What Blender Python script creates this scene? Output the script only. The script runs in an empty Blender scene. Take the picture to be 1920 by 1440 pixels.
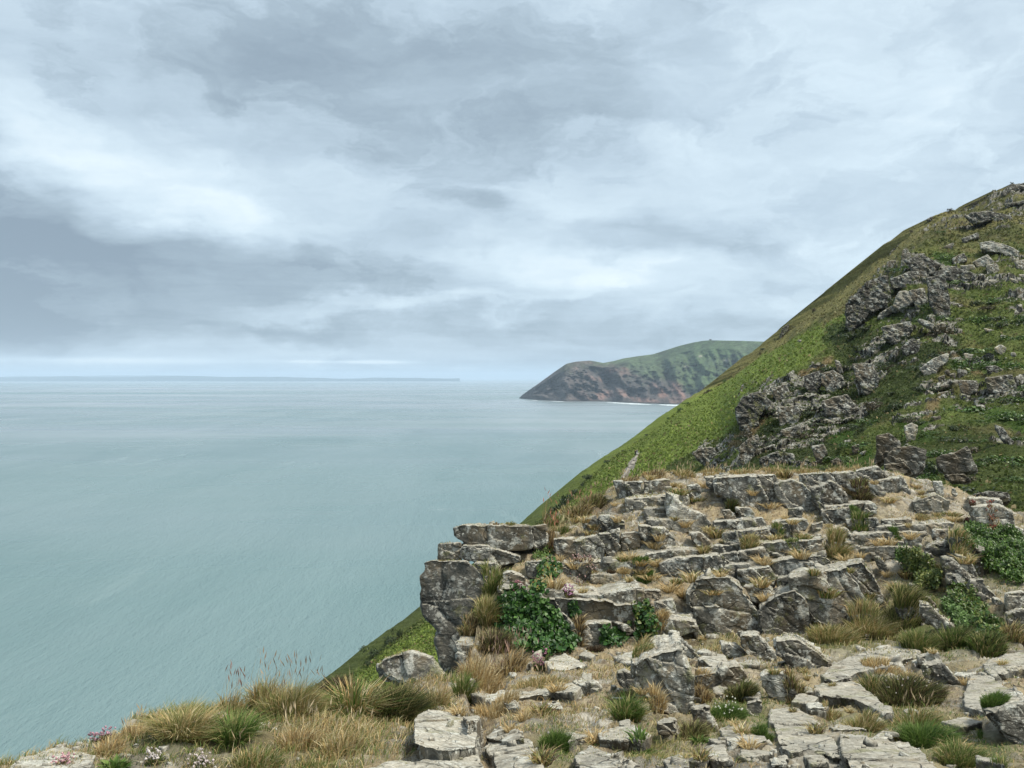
import bpy, math, random
import numpy as np
from mathutils import Vector, noise as mnoise
from mathutils.bvhtree import BVHTree

SC = bpy.context.scene
COL = SC.collection
F_PX, CX, HY, EYE = 1443.0, 960.0, 708.0, 130.0      # focal length in photo pixels, horizon row, eye height above the sea
random.seed(7); RNG = np.random.default_rng(7)

# ------------------------------------------------------------------ camera
cam_d = bpy.data.cameras.new('camera'); cam = bpy.data.objects.new('camera', cam_d); COL.objects.link(cam)
cam.location = (0, 0, EYE); cam.rotation_euler = (math.radians(90), 0, 0)
cam_d.sensor_width = 36; cam_d.lens = 36*F_PX/1920; cam_d.shift_y = -(720-HY)/1920
cam_d.clip_start = 0.1; cam_d.clip_end = 200000
SC.camera = cam
SC.view_settings.view_transform = 'Standard'; SC.view_settings.look = 'None'
SC.view_settings.exposure = 0.6; SC.view_settings.gamma = 1.0
SC.render.engine = 'CYCLES'
SC.cycles.use_denoising = True
SC.cycles.max_bounces = 5; SC.cycles.diffuse_bounces = 2; SC.cycles.volume_bounces = 1
SC.cycles.volume_step_rate = 1.0

# ------------------------------------------------------------------ node helper
class NT:
    def __init__(s, tree): s.t = tree; s.n = tree.nodes; s.l = tree.links
    def put(s, sock, v):
        if v is None: return
        if isinstance(v, bpy.types.NodeSocket): s.l.new(v, sock)
        else: sock.default_value = v
    def m(s, op, a=None, b=None, c=None, clamp=False):
        n = s.n.new('ShaderNodeMath'); n.operation = op; n.use_clamp = clamp
        for i, v in enumerate((a, b, c)):
            if v is not None: s.put(n.inputs[i], v)
        return n.outputs[0]
    def vm(s, op, a=None, b=None, sc=None):
        n = s.n.new('ShaderNodeVectorMath'); n.operation = op
        if a is not None: s.put(n.inputs[0], a)
        if b is not None: s.put(n.inputs[1], b)
        if sc is not None: s.put(n.inputs['Scale'], sc)
        return n.outputs[1] if op in ('DOT_PRODUCT', 'LENGTH', 'DISTANCE') else n.outputs[0]
    def noise(s, vec, scale, detail=4, rough=0.55, dist=0.0):
        n = s.n.new('ShaderNodeTexNoise'); s.put(n.inputs['Vector'], vec)
        n.inputs['Scale'].default_value = scale; n.inputs['Detail'].default_value = detail
        n.inputs['Roughness'].default_value = rough; n.inputs['Distortion'].default_value = dist
        return n.outputs['Fac'], n.outputs['Color']
    def voro(s, vec, scale, feature='F1', rand=1.0):
        n = s.n.new('ShaderNodeTexVoronoi'); n.feature = feature; s.put(n.inputs['Vector'], vec)
        n.inputs['Scale'].default_value = scale; n.inputs['Randomness'].default_value = rand
        return n
    def ramp(s, fac, pts, interp='LINEAR'):
        n = s.n.new('ShaderNodeValToRGB'); s.put(n.inputs[0], fac); e = n.color_ramp.elements
        n.color_ramp.interpolation = interp
        while len(e) < len(pts): e.new(0.5)
        for el, (p, c) in zip(e, pts):
            el.position = p; el.color = (c, c, c, 1) if isinstance(c, (int, float)) else (*c[:3], 1)
        return n.outputs[0]
    def mix(s, f, a, b, blend='MIX'):
        n = s.n.new('ShaderNodeMix'); n.data_type = 'RGBA'; n.blend_type = blend
        s.put(n.inputs[0], f)
        s.put(n.inputs[6], (*a, 1) if isinstance(a, tuple) and len(a) == 3 else a)
        s.put(n.inputs[7], (*b, 1) if isinstance(b, tuple) and len(b) == 3 else b)
        return n.outputs[2]
    def mapping(s, vec, loc=(0,0,0), rot=(0,0,0), sc=(1,1,1), kind='POINT'):
        n = s.n.new('ShaderNodeMapping'); n.vector_type = kind; s.put(n.inputs[0], vec)
        n.inputs[1].default_value = loc; n.inputs[2].default_value = rot; n.inputs[3].default_value = sc
        return n.outputs[0]

# ------------------------------------------------------------------ sky
SUN_EL, SUN_AZ = math.radians(60), math.radians(100)    # azimuth clockwise from +Y (view direction): high on the right, a little behind
world = bpy.data.worlds.new('World'); SC.world = world; world.use_nodes = True
T = NT(world.node_tree); T.n.clear()
out = T.n.new('ShaderNodeOutputWorld'); bg = T.n.new('ShaderNodeBackground'); bg.inputs[1].default_value = 0.1
T.l.new(bg.outputs[0], out.inputs[0])
sky = T.n.new('ShaderNodeTexSky'); sky.sky_type = 'NISHITA'; sky.sun_disc = False
sky.sun_elevation = SUN_EL; sky.sun_rotation = SUN_AZ; sky.altitude = 130
tc = T.n.new('ShaderNodeTexCoord'); D = T.vm('NORMALIZE', tc.outputs['Generated'])
sx = T.n.new('ShaderNodeSeparateXYZ'); T.l.new(D, sx.inputs[0]); dx, dy, dz = sx.outputs
zz = T.m('MAXIMUM', dz, 0.0)
den = T.m('ADD', zz, 0.10)
pc = T.n.new('ShaderNodeCombineXYZ')
T.put(pc.inputs[0], T.m('DIVIDE', dx, den)); T.put(pc.inputs[1], T.m('DIVIDE', dy, den)); T.put(pc.inputs[2], 0.0)
P = pc.outputs[0]
w1, w1c = T.noise(P, 0.55, 3, 0.5)
Pw = T.vm('ADD', P, T.vm('SCALE', T.vm('SUBTRACT', w1c, (0.5, 0.5, 0.5)), sc=1.3))
n1, _ = T.noise(T.mapping(Pw, sc=(0.6, 1.0, 1), rot=(0, 0, 0.25)), 0.9, 9, 0.56)
n2, _ = T.noise(T.mapping(Pw, sc=(0.5, 1.5, 1), loc=(3, 7, 1), rot=(0, 0, -0.35)), 2.6, 7, 0.62)
n3, _ = T.noise(P, 0.28, 3, 0.5)
az = T.m('ARCTAN2', dx, dy)
el = T.m('ARCSINE', dz)
ac = T.n.new('ShaderNodeCombineXYZ'); T.put(ac.inputs[0], az); T.put(ac.inputs[1], el)
AE = ac.outputs[0]
_, wc = T.noise(T.mapping(AE, sc=(1, 2.2, 1)), 5.0, 6, 0.6)
AEw = T.vm('ADD', AE, T.vm('MULTIPLY', T.vm('SUBTRACT', wc, (0.5, 0.5, 0.5)), (0.26, 0.13, 0.0)))
n4, _ = T.noise(T.mapping(AEw, sc=(1.0, 1.9, 1), rot=(0, 0, 0.3)), 4.6, 9, 0.58, 0.4)
n5, _ = T.noise(T.mapping(AEw, sc=(1.0, 3.2, 1), loc=(2, 4, 0)), 9.0, 8, 0.62, 0.3)
n6, _ = T.noise(T.mapping(AEw, sc=(1.0, 1.7, 1), loc=(5, 1, 0), rot=(0, 0, 0.2)), 3.4, 10, 0.60, 0.25)
edge6 = T.ramp(n6, [(0.45, 0.0), (0.495, 0.6), (0.515, 1.0)])
v = T.m('ADD', T.m('MULTIPLY_ADD', edge6, 0.16, 0.44), T.m('MULTIPLY', T.m('SUBTRACT', n1, 0.5), 0.42))
v = T.m('ADD', v, T.m('MULTIPLY', T.m('SUBTRACT', n2, 0.5), 0.22))
v = T.m('ADD', v, T.m('MULTIPLY', T.m('SUBTRACT', n4, 0.5), 0.60))
v = T.m('ADD', v, T.m('MULTIPLY', T.m('SUBTRACT', n5, 0.5), 0.42))
# cloud masses: where they hang in the sky (azimuth, elevation given through the bearing they have from here)
BL = [  # px, py, rx, ry, rot deg, weight
    (780, 130, 400, 120, 8, -0.18), (450, 90, 330, 70, 10, -0.08), (1060, 240, 180, 60, 0, -0.12),
    (40, 220, 130, 60, -20, 0.10), (230, 300, 260, 50, -24, 0.12), (420, 410, 180, 45, -18, 0.16),
    (20, 380, 230, 70, -28, -0.36), (190, 525, 540, 85, 2, -0.50), (620, 480, 260, 55, 4, -0.10),
    (880, 385, 80, 22, -14, -0.30), (1130, 505, 330, 34, -4, 0.30), (700, 578, 190, 18, 4, 0.34),
    (1240, 440, 190, 30, -6, -0.20), (1420, 520, 120, 26, 0, -0.08), (1300, 570, 260, 22, -4, 0.14),
    (900, 622, 420, 16, 0, -0.15), (200, 610, 400, 26, 0, -0.10), (1600, 200, 400, 200, 0, 0.12), (1560, 480, 260, 60, 0, 0.08),
    (180, 676, 280, 7, 0, 0.45), (695, 679, 60, 3.0, 0, 0.9), (575, 678, 34, 2.2, 0, 0.7), (870, 691, 26, 3, 0, 0.25), (700, 700, 1300, 16, 0, -0.08),
]
for (px, py, rx, ry, rot, wt) in BL:
    a = math.atan((px-CX)/F_PX); e = math.atan((HY-py)/math.hypot(F_PX, px-CX))
    k = math.cos(a)
    q = T.mapping(AEw if ry > 9 else AE, loc=(a, e, 0), rot=(0, 0, math.radians(rot)), sc=(rx/F_PX*k, ry/F_PX*k, 1), kind='TEXTURE')
    q = T.vm('MULTIPLY', q, (1, 1, 0))
    q2 = T.vm('DOT_PRODUCT', q, q); q2 = T.m('POWER', T.m('MULTIPLY', q2, 0.72), 1.6) if ry > 9 else q2
    g = T.m('EXPONENT', T.m('MULTIPLY', q2, -1.0))
    v = T.m('MULTIPLY_ADD', g, wt*1.0, v)
cl = T.ramp(v, [(0.0, (0.185, 0.240, 0.295)), (0.25, (0.265, 0.335, 0.395)), (0.5, (0.365, 0.452, 0.525)), (0.75, (0.475, 0.572, 0.64)), (1.0, (0.60, 0.68, 0.72))])
# lavender veil of far cloud low over the sea
lowf = T.m('EXPONENT', T.m('MULTIPLY', T.m('MAXIMUM', dz, 0.0), -28.0))
cl = T.mix(T.m('MULTIPLY', lowf, 0.32), cl, (0.33, 0.42, 0.525))
# brighter veil overhead and behind (thin cloud around the hidden sun)
sd = Vector((math.sin(SUN_AZ)*math.cos(SUN_EL), math.cos(SUN_AZ)*math.cos(SUN_EL), math.sin(SUN_EL)))
sg = T.m('POWER', T.m('MAXIMUM', T.vm('DOT_PRODUCT', D, tuple(sd)), 0.0), 5.0)
cl = T.mix(T.m('MULTIPLY', sg, 0.8), cl, (1.1, 1.08, 1.02))
cl10 = T.vm('SCALE', cl, sc=10.0)
skc = T.mix(0.95, sky.outputs[0], cl10)
below = T.m('LESS_THAN', dz, -0.004)
skc = T.mix(below, skc, (2.6, 3.4, 3.8))
T.put(bg.inputs[0], skc)
world.cycles.sampling_method = 'MANUAL'; world.cycles.sample_map_resolution = 1024

sun_d = bpy.data.lights.new('sun', 'SUN'); sun_d.energy = 3.1; sun_d.angle = math.radians(12); sun_d.color = (1.0, 0.94, 0.82)
sun = bpy.data.objects.new('sun', sun_d); COL.objects.link(sun)
sun.rotation_euler = (-sd).to_track_quat('-Z', 'Y').to_euler(); sun.location = (0, 0, 400)

# ------------------------------------------------------------------ numeric helpers
def un(px, py, Y):
    """point at depth Y (metres ahead) whose bearing is that of photo pixel (px, py)"""
    px = np.asarray(px, float); py = np.asarray(py, float); Y = np.asarray(Y, float)
    return np.stack([(px-CX)/F_PX*Y, Y+0*px, EYE-(py-HY)/F_PX*Y], -1)
def hsh(ix, iy, iz, seed=0):
    h = (ix.astype(np.int64)*374761393 + iy.astype(np.int64)*668265263 + iz.astype(np.int64)*2147483647 + seed*1274126177) & 0xFFFFFFFF
    h = ((h ^ (h >> 13)) * 1274126177) & 0xFFFFFFFF
    h = ((h ^ (h >> 16)) * 2246822519) & 0xFFFFFFFF
    return ((h ^ (h >> 15)) & 0xFFFFFF) / float(0xFFFFFF)
def vnoise(p, seed=0):
    i = np.floor(p).astype(np.int64); f = p-i; f = f*f*f*(f*(f*6-15)+10)
    x, y, z = i[:, 0], i[:, 1], i[:, 2]; r = 0
    for a in (0, 1):
        wx = f[:, 0] if a else 1-f[:, 0]
        for b in (0, 1):
            wy = f[:, 1] if b else 1-f[:, 1]
            for c in (0, 1):
                wz = f[:, 2] if c else 1-f[:, 2]
                r = r + hsh(x+a, y+b, z+c, seed)*wx*wy*wz
    return r*2-1
def fbm(p, seed=0, octv=4, gain=0.5, lac=2.03):
    r = 0; a = 1.0; s = 0.0
    for o in range(octv):
        r = r + a*vnoise(p*(lac**o)+17.3*o, seed+o); s += a; a *= gain
    return r/s
def voro(p, seed=0):
    """distance to first / second cell centre and a random value of the nearest cell"""
    i = np.floor(p).astype(np.int64); n = len(p)
    d1 = np.full(n, 9.0); d2 = np.full(n, 9.0); cid = np.zeros(n)
    for a in (-1, 0, 1):
        for b in (-1, 0, 1):
            for c in (-1, 0, 1):
                x, y, z = i[:, 0]+a, i[:, 1]+b, i[:, 2]+c
                q = np.stack([x+0.15+0.7*hsh(x, y, z, seed+1), y+0.15+0.7*hsh(x, y, z, seed+2), z+0.15+0.7*hsh(x, y, z, seed+3)], -1)
                d = np.abs(q-p).max(1)*0.6+np.sqrt(((q-p)**2).sum(1))*0.4
                h = hsh(x, y, z, seed+4)
                nw = d < d1
                d2 = np.where(nw, d1, np.minimum(d2, d)); cid = np.where(nw, h, cid); d1 = np.where(nw, d, d1)
    return d1, d2, cid
def inpoly(x, y, poly):
    x = np.asarray(x); y = np.asarray(y); r = np.zeros(x.shape, bool); n = len(poly)
    for k in range(n):
        x1, y1 = poly[k]; x2, y2 = poly[(k+1) % n]
        c = ((y1 > y) != (y2 > y))
        with np.errstate(divide='ignore', invalid='ignore'):
            r ^= c & (x < (x2-x1)*(y-y1)/(y2-y1+1e-12)+x1)
    return r
def smooth2(a, k=1):
    for _ in range(k):
        b = np.pad(a, 1, mode='edge'); a = (b[:-2, 1:-1]+b[2:, 1:-1]+b[1:-1, :-2]+b[1:-1, 2:]+2*b[1:-1, 1:-1])/6
    return a
def make_mesh(name, V, faces):
    """faces: (n,3) or (n,4) array, or a list of such arrays"""
    me = bpy.data.meshes.new(name); V = np.asarray(V, np.float32)
    if not isinstance(faces, list): faces = [faces]
    me.vertices.add(len(V)); me.vertices.foreach_set('co', V.ravel())
    loops = np.concatenate([np.asarray(f, np.int32).ravel() for f in faces])
    tot = np.concatenate([np.full(len(f), f.shape[1], np.int32) for f in faces])
    st = np.concatenate([[0], np.cumsum(tot)[:-1]]).astype(np.int32)
    me.loops.add(len(loops)); me.loops.foreach_set('vertex_index', loops)
    me.polygons.add(len(tot)); me.polygons.foreach_set('loop_start', st); me.polygons.foreach_set('loop_total', tot)
    me.update(calc_edges=True); return me
def add_col(me, C, name='Col'):
    a = me.color_attributes.new(name, 'FLOAT_COLOR', 'POINT')
    C = np.asarray(C, np.float32)
    if C.shape[1] == 3: C = np.concatenate([C, np.ones((len(C), 1), np.float32)], 1)
    a.data.foreach_set('color', C.ravel())
def grid_faces(nr, nc):
    i = np.arange(nr*nc).reshape(nr, nc)
    return np.stack([i[:-1, :-1], i[:-1, 1:], i[1:, 1:], i[1:, :-1]], -1).reshape(-1, 4)
def tag(o, label=None, cat=None, group=None, kind=None):
    if label: o['label'] = label
    if cat: o['category'] = cat
    if group: o['group'] = group
    if kind: o['kind'] = kind
    return o
def link(name, me, mat=None, parent=None, loc=None):
    o = bpy.data.objects.new(name, me); COL.objects.link(o)
    if mat: me.materials.append(mat)
    if parent: o.parent = parent
    if loc is not None: o.location = loc
    return o
def localise(V):
    V = np.asarray(V, float); b = np.array([(V[:, 0].min()+V[:, 0].max())/2, (V[:, 1].min()+V[:, 1].max())/2, V[:, 2].min()])
    return V-b, tuple(b)
# ------------------------------------------------------------------ materials
MATS = {}
def newmat(name):
    m = bpy.data.materials.new(name); m.use_nodes = True; t = NT(m.node_tree); t.n.clear()
    o = t.n.new('ShaderNodeOutputMaterial'); b = t.n.new('ShaderNodeBsdfPrincipled'); t.l.new(b.outputs[0], o.inputs[0])
    b.inputs['Specular IOR Level'].default_value = 0.25
    MATS[name] = m; return m, t, b, o
def obj_co(t):
    return t.n.new('ShaderNodeTexCoord').outputs['Object']
def upness(t, lo, hi):
    g = t.n.new('ShaderNodeNewGeometry'); s = t.n.new('ShaderNodeSeparateXYZ'); t.l.new(g.outputs['Normal'], s.inputs[0])
    n = t.n.new('ShaderNodeMapRange'); t.l.new(s.outputs[2], n.inputs[0]); n.inputs[1].default_value = lo; n.inputs[2].default_value = hi
    return n.outputs[0]
def bump(t, b, h, strength, dist):
    n = t.n.new('ShaderNodeBump'); n.inputs['Strength'].default_value = strength; n.inputs['Distance'].default_value = dist
    t.put(n.inputs['Height'], h); t.l.new(n.outputs[0], b.inputs['Normal']); return n

def rock_mat(name, sc, dark=1.0, lich=1.0, top=1.0, moss=0.0, seed=0.0):
    """grey slate with tops paled by wear and painted-in light from above, white and yellow-green lichen; sc = pattern size in metres"""
    m, t, b, o = newmat(name)
    co = t.mapping(obj_co(t), sc=(1/sc,)*3, loc=(seed, seed*2, seed*3))
    wf, wc = t.noise(co, 1.7, 3)
    cw = t.vm('ADD', co, t.vm('SCALE', wc, sc=0.5))
    a, _ = t.noise(co, 2.2, 9, 0.68)
    big, _ = t.noise(co, 0.8, 3, 0.5)
    fine, _ = t.noise(co, 26, 8, 0.7)
    lay, _ = t.noise(t.mapping(cw, sc=(1.2, 1.6, 15), rot=(0.12, 0.16, 0)), 1.5, 6, 0.65)   # bedding
    base = t.ramp(a, [(0.30, tuple(c*dark for c in (0.045, 0.046, 0.042))), (0.47, tuple(c*dark for c in (0.100, 0.100, 0.090))), (0.68, tuple(c*dark for c in (0.22, 0.212, 0.185)))])
    base = t.mix(0.45, base, t.ramp(lay, [(0.30, 0.45), (0.48, 0.95), (0.7, 1.4)]), 'MULTIPLY')
    base = t.mix(t.ramp(big, [(0.35, 0), (0.6, 0.35)]), base, t.mix(1.0, base, (1.25, 1.12, 0.9), 'MULTIPLY'))
    st_, _ = t.noise(t.mapping(co, sc=(1.6, 1.6, 0.7), loc=(2, 6, 1)), 1.3, 6, 0.65)
    base = t.mix(t.ramp(st_, [(0.52, 0), (0.62, 0.55)]), base, t.mix(1.0, base, (1.35, 1.05, 0.70), 'MULTIPLY'))
    # upward faces paler: trodden wear plus sky light painted into the colour
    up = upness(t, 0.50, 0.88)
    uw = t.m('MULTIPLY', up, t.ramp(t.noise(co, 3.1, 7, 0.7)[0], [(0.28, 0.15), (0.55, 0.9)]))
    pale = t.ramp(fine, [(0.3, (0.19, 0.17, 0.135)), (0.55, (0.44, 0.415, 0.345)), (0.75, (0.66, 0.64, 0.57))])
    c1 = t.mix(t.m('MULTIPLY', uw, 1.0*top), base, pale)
    # crusts of lichen
    v1 = t.voro(t.vm('ADD', co, t.vm('SCALE', t.noise(co, 9, 4, 0.7)[1], sc=0.20)), 5.5)
    n_l, _ = t.noise(co, 1.6, 5, 0.6)
    lm = t.m('MULTIPLY', t.ramp(v1.outputs['Distance'], [(0.20, 1), (0.27, 0)]), t.ramp(n_l, [(0.44, 0), (0.50, 1)]))
    v2 = t.voro(t.vm('ADD', co, t.vm('SCALE', t.noise(co, 20, 4, 0.7)[1], sc=0.12)), 15)
    lm2 = t.m('MULTIPLY', t.ramp(v2.outputs['Distance'], [(0.22, 1), (0.33, 0)]), t.ramp(t.noise(co, 2.7, 4, 0.6)[0], [(0.46, 0), (0.56, 1)]))
    patch = t.ramp(t.noise(t.mapping(co, loc=(9, 3, 5)), 3.6, 9, 0.74)[0], [(0.545, 0), (0.575, 1)])
    lm = t.m('MAXIMUM', lm, t.m('MULTIPLY', lm2, 0.8)); lm = t.m('MAXIMUM', lm, t.m('MULTIPLY', patch, 0.8))
    lc = t.ramp(fine, [(0.35, (0.36, 0.36, 0.31)), (0.65, (0.66, 0.66, 0.60))])
    c2 = t.mix(t.m('MULTIPLY', lm, 0.85*lich), c1, lc)
    yg = t.ramp(t.noise(t.mapping(co, loc=(4, 8, 2)), 3.3, 8, 0.72)[0], [(0.56, 0), (0.64, 0.55+moss)])
    c3 = t.mix(yg, c2, t.mix(fine, (0.12, 0.125, 0.045), (0.22, 0.22, 0.09)))
    # narrow cracks
    v3 = t.voro(t.vm('MULTIPLY', cw, (1, 1, 2.6)), 1.6, 'DISTANCE_TO_EDGE')
    cr = t.m('MAXIMUM', t.ramp(v3.outputs['Distance'], [(0.0, 0.25), (0.02, 1.0)]), t.ramp(t.noise(co, 1.3, 3)[0], [(0.45, 0), (0.55, 1)]))
    v4 = t.voro(t.vm('MULTIPLY', cw, (1.3, 1, 3.5)), 4.2, 'DISTANCE_TO_EDGE')
    cr2 = t.ramp(v4.outputs['Distance'], [(0.0, 0.6), (0.03, 1.0)])
    crk = t.m('MULTIPLY', cr, t.m('MAXIMUM', cr2, t.ramp(n_l, [(0.5, 1), (0.6, 0)])))
    c4 = t.mix(t.m('SUBTRACT', 1.0, crk), c3, (0.030, 0.028, 0.022))
    t.put(b.inputs['Base Color'], c4); b.inputs['Roughness'].default_value = 0.92
    h = t.m('ADD', t.m('MULTIPLY', a, 0.9), t.m('MULTIPLY', lay, 0.45)); h = t.m('ADD', h, t.m('MULTIPLY', fine, 0.35))
    h = t.m('ADD', h, t.m('MULTIPLY', crk, 0.5)); h = t.m('ADD', h, t.m('MULTIPLY', lm, 0.06))
    bump(t, b, h, 0.9, 0.05*sc)
    return m
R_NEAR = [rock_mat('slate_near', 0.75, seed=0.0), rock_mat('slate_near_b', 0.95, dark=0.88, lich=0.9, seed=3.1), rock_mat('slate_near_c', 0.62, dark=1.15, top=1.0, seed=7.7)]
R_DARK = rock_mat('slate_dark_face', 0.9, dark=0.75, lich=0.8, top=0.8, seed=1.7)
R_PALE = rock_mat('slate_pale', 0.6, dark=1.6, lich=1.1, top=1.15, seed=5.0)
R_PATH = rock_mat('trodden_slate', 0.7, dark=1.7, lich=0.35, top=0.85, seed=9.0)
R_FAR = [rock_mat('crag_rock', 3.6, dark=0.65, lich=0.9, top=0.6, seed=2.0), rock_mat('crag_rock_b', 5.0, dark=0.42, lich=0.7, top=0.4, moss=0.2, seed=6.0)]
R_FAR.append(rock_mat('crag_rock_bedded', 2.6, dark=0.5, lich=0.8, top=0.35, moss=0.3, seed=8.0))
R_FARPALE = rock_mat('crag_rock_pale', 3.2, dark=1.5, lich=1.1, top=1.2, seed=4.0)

def leaf_mat(name, trans=0.25, rough=0.6, spec=0.2):
    m, t, b, o = newmat(name)
    at = t.n.new('ShaderNodeAttribute'); at.attribute_name = 'Col'
    t.put(b.inputs['Base Color'], at.outputs['Color']); b.inputs['Roughness'].default_value = rough; b.inputs['Specular IOR Level'].default_value = spec
    tr = t.n.new('ShaderNodeBsdfTranslucent'); t.put(tr.inputs[0], at.outputs['Color'])
    ms = t.n.new('ShaderNodeMixShader'); ms.inputs[0].default_value = trans
    t.l.new(b.outputs[0], ms.inputs[1]); t.l.new(tr.outputs[0], ms.inputs[2]); t.l.new(ms.outputs[0], o.inputs[0])
    return m
M_BLADE = leaf_mat('grass_blades'); M_LEAF = leaf_mat('leaves', 0.2, 0.45, 0.4)

# ground: R = green turf, G = bare rock, B = dark peat / heather litter
m_g, t, b, o = newmat('turf_and_rock_ground')
co = obj_co(t)
at = t.n.new('ShaderNodeAttribute'); at.attribute_name = 'Col'
sp = t.n.new('ShaderNodeSeparateColor'); t.l.new(at.outputs['Color'], sp.inputs[0])
f1, _ = t.noise(co, 2.0, 6, 0.65); f2, _ = t.noise(co, 11, 8, 0.7); f3, _ = t.noise(co, 55, 6, 0.7)
soil = t.ramp(f2, [(0.30, (0.055, 0.042, 0.030)), (0.44, (0.19, 0.15, 0.10)), (0.60, (0.42, 0.36, 0.26))])
straw = t.ramp(f3, [(0.3, (0.12, 0.09, 0.045)), (0.52, (0.30, 0.235, 0.125)), (0.75, (0.44, 0.36, 0.21))])
cc = t.mix(t.ramp(t.m('ADD', t.m('MULTIPLY', f1, 0.6), t.m('MULTIPLY', f2, 0.4)), [(0.44, 0), (0.58, 0.75)]), soil, straw)
green = t.ramp(f3, [(0.3, (0.035, 0.05, 0.014)), (0.6, (0.10, 0.13, 0.035)), (0.8, (0.20, 0.20, 0.08))])
gm = t.m('MULTIPLY', sp.outputs[0], t.ramp(f2, [(0.35, 0.35), (0.55, 1.0)]))
cc = t.mix(gm, cc, green)
peat = t.ramp(f3, [(0.3, (0.022, 0.016, 0.012)), (0.7, (0.09, 0.06, 0.042))])
cc = t.mix(t.m('MULTIPLY', sp.outputs[2], t.ramp(f2, [(0.4, 0.3), (0.6, 1.0)])), cc, peat)
lay, _ = t.noise(t.mapping(co, sc=(1.5, 2, 16), rot=(0.1, 0.15, 0)), 1.6, 6, 0.65)
ra, _ = t.noise(co, 4.0, 9, 0.68)
rk = t.ramp(ra, [(0.3, (0.08, 0.078, 0.07)), (0.48, (0.27, 0.255, 0.215)), (0.66, (0.54, 0.51, 0.44))])
rk = t.mix(0.5, rk, t.ramp(lay, [(0.35, 0.4), (0.6, 1.3)]), 'MULTIPLY')
steep = t.m('SUBTRACT', 1.0, upness(t, 0.45, 0.78))
rm = t.m('MAXIMUM', t.m('MULTIPLY', steep, t.m('SUBTRACT', 1.0, t.m('MULTIPLY', sp.outputs[0], 0.7))), t.m('MULTIPLY', sp.outputs[1], t.ramp(f1, [(0.36, 0.2), (0.5, 1.0)])))
pat = t.ramp(t.noise(co, 1.6, 8, 0.74)[0], [(0.51, 0), (0.55, 0.9)])
rm = t.m('MAXIMUM', rm, t.m('MULTIPLY', pat, t.m('SUBTRACT', 1.0, sp.outputs[0])), clamp=True)
cc = t.mix(rm, cc, rk)
t.put(b.inputs['Base Color'], cc); b.inputs['Roughness'].default_value = 0.95
h = t.m('ADD', t.m('MULTIPLY', f2, 1.0), t.m('MULTIPLY', f3, 0.4)); h = t.m('ADD', h, t.m('MULTIPLY', lay, t.m('MULTIPLY', rm, 0.8)))
bump(t, b, h, 0.8, 0.045)

def veg_mat(name, sc, contrast=1.0, bd=0.4):
    m, t, b, o = newmat(name); co = obj_co(t)
    at = t.n.new('ShaderNodeAttribute'); at.attribute_name = 'Col'
    a, _ = t.noise(co, 0.9/sc, 8, 0.72); c, _ = t.noise(co, 4.0/sc, 6, 0.75); d, _ = t.noise(co, 0.12/sc, 5, 0.6)
    mul = t.m('MULTIPLY', t.ramp(a, [(0.3, 0.65), (0.5, 1.0), (0.7, 1.35)]), t.ramp(c, [(0.28, 0.5), (0.5, 1.0), (0.72, 1.6)]))
    mul = t.m('MULTIPLY', mul, t.ramp(d, [(0.3, 0.85), (0.7, 1.2)]))
    mul = t.m('POWER', mul, contrast)
    cm = t.vm('SCALE', at.outputs['Color'], sc=mul)
    hs = t.mix(t.ramp(c, [(0.5, 0), (0.8, 0.25)]), cm, (0.20, 0.18, 0.07))
    t.put(b.inputs['Base Color'], hs); b.inputs['Roughness'].default_value = 0.9; b.inputs['Specular IOR Level'].default_value = 0.1
    bump(t, b, t.m('ADD', a, t.m('MULTIPLY', c, 0.5)), 1.0, bd*sc); return m
M_HILL = veg_mat('bracken_and_heath_slope', 1.6, 0.9, 0.8)

# headland: colour attribute plus gully and scree pattern
m_h, t, b, o = newmat('headland_cliff'); co = obj_co(t)
at = t.n.new('ShaderNodeAttribute'); at.attribute_name = 'Col'
a, _ = t.noise(t.mapping(co, sc=(1, 1, 0.45), rot=(0, 0.25, 0)), 0.012, 9, 0.68); c, _ = t.noise(co, 0.045, 9, 0.75)
mul = t.m('MULTIPLY', t.ramp(a, [(0.3, 0.5), (0.5, 1.0), (0.7, 1.45)]), t.ramp(c, [(0.35, 0.45), (0.5, 1.0), (0.65, 1.6)]))
t.put(b.inputs['Base Color'], t.vm('SCALE', at.outputs['Color'], sc=mul)); b.inputs['Roughness'].default_value = 0.95
bump(t, b, a, 0.8, 18.0)

# sea
m_s, t, b, o = newmat('sea_water')
g = t.n.new('ShaderNodeNewGeometry'); pos = g.outputs['Position']
flow, _ = t.noise(t.mapping(pos, sc=(1, 0.35, 1), rot=(0, 0, 0.5)), 0.0042, 6, 0.6, 0.6)
pa, _ = t.noise(t.mapping(pos, sc=(0.35, 1, 1), rot=(0, 0, -0.35)), 0.0016, 5, 0.6, 0.5)
deep = t.mix(t.ramp(flow, [(0.35, 0), (0.65, 1)]), (0.104, 0.183, 0.192), (0.145, 0.228, 0.236))
deep = t.mix(t.ramp(pa, [(0.40, 0), (0.62, 0.5)]), deep, (0.165, 0.232, 0.246))
ln_, _ = t.noise(t.mapping(pos, sc=(1, 0.25, 1), rot=(0, 0, 0.9)), 0.012, 8, 0.72, 1.2)
ln2, _ = t.noise(pos, 0.0022, 4, 0.6)
deep = t.mix(t.m('MULTIPLY', t.ramp(ln_, [(0.56, 0), (0.66, 0.5)]), t.ramp(ln2, [(0.5, 0), (0.6, 1)])), deep, (0.26, 0.34, 0.345))
t.put(b.inputs['Base Color'], deep)
b.inputs['Specular IOR Level'].default_value = 0.0; b.inputs['Roughness'].default_value = 1.0
gl = t.n.new('ShaderNodeBsdfGlossy'); t.put(gl.inputs['Roughness'], t.ramp(pa, [(0.35, 0.22), (0.65, 0.34)]))
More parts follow.
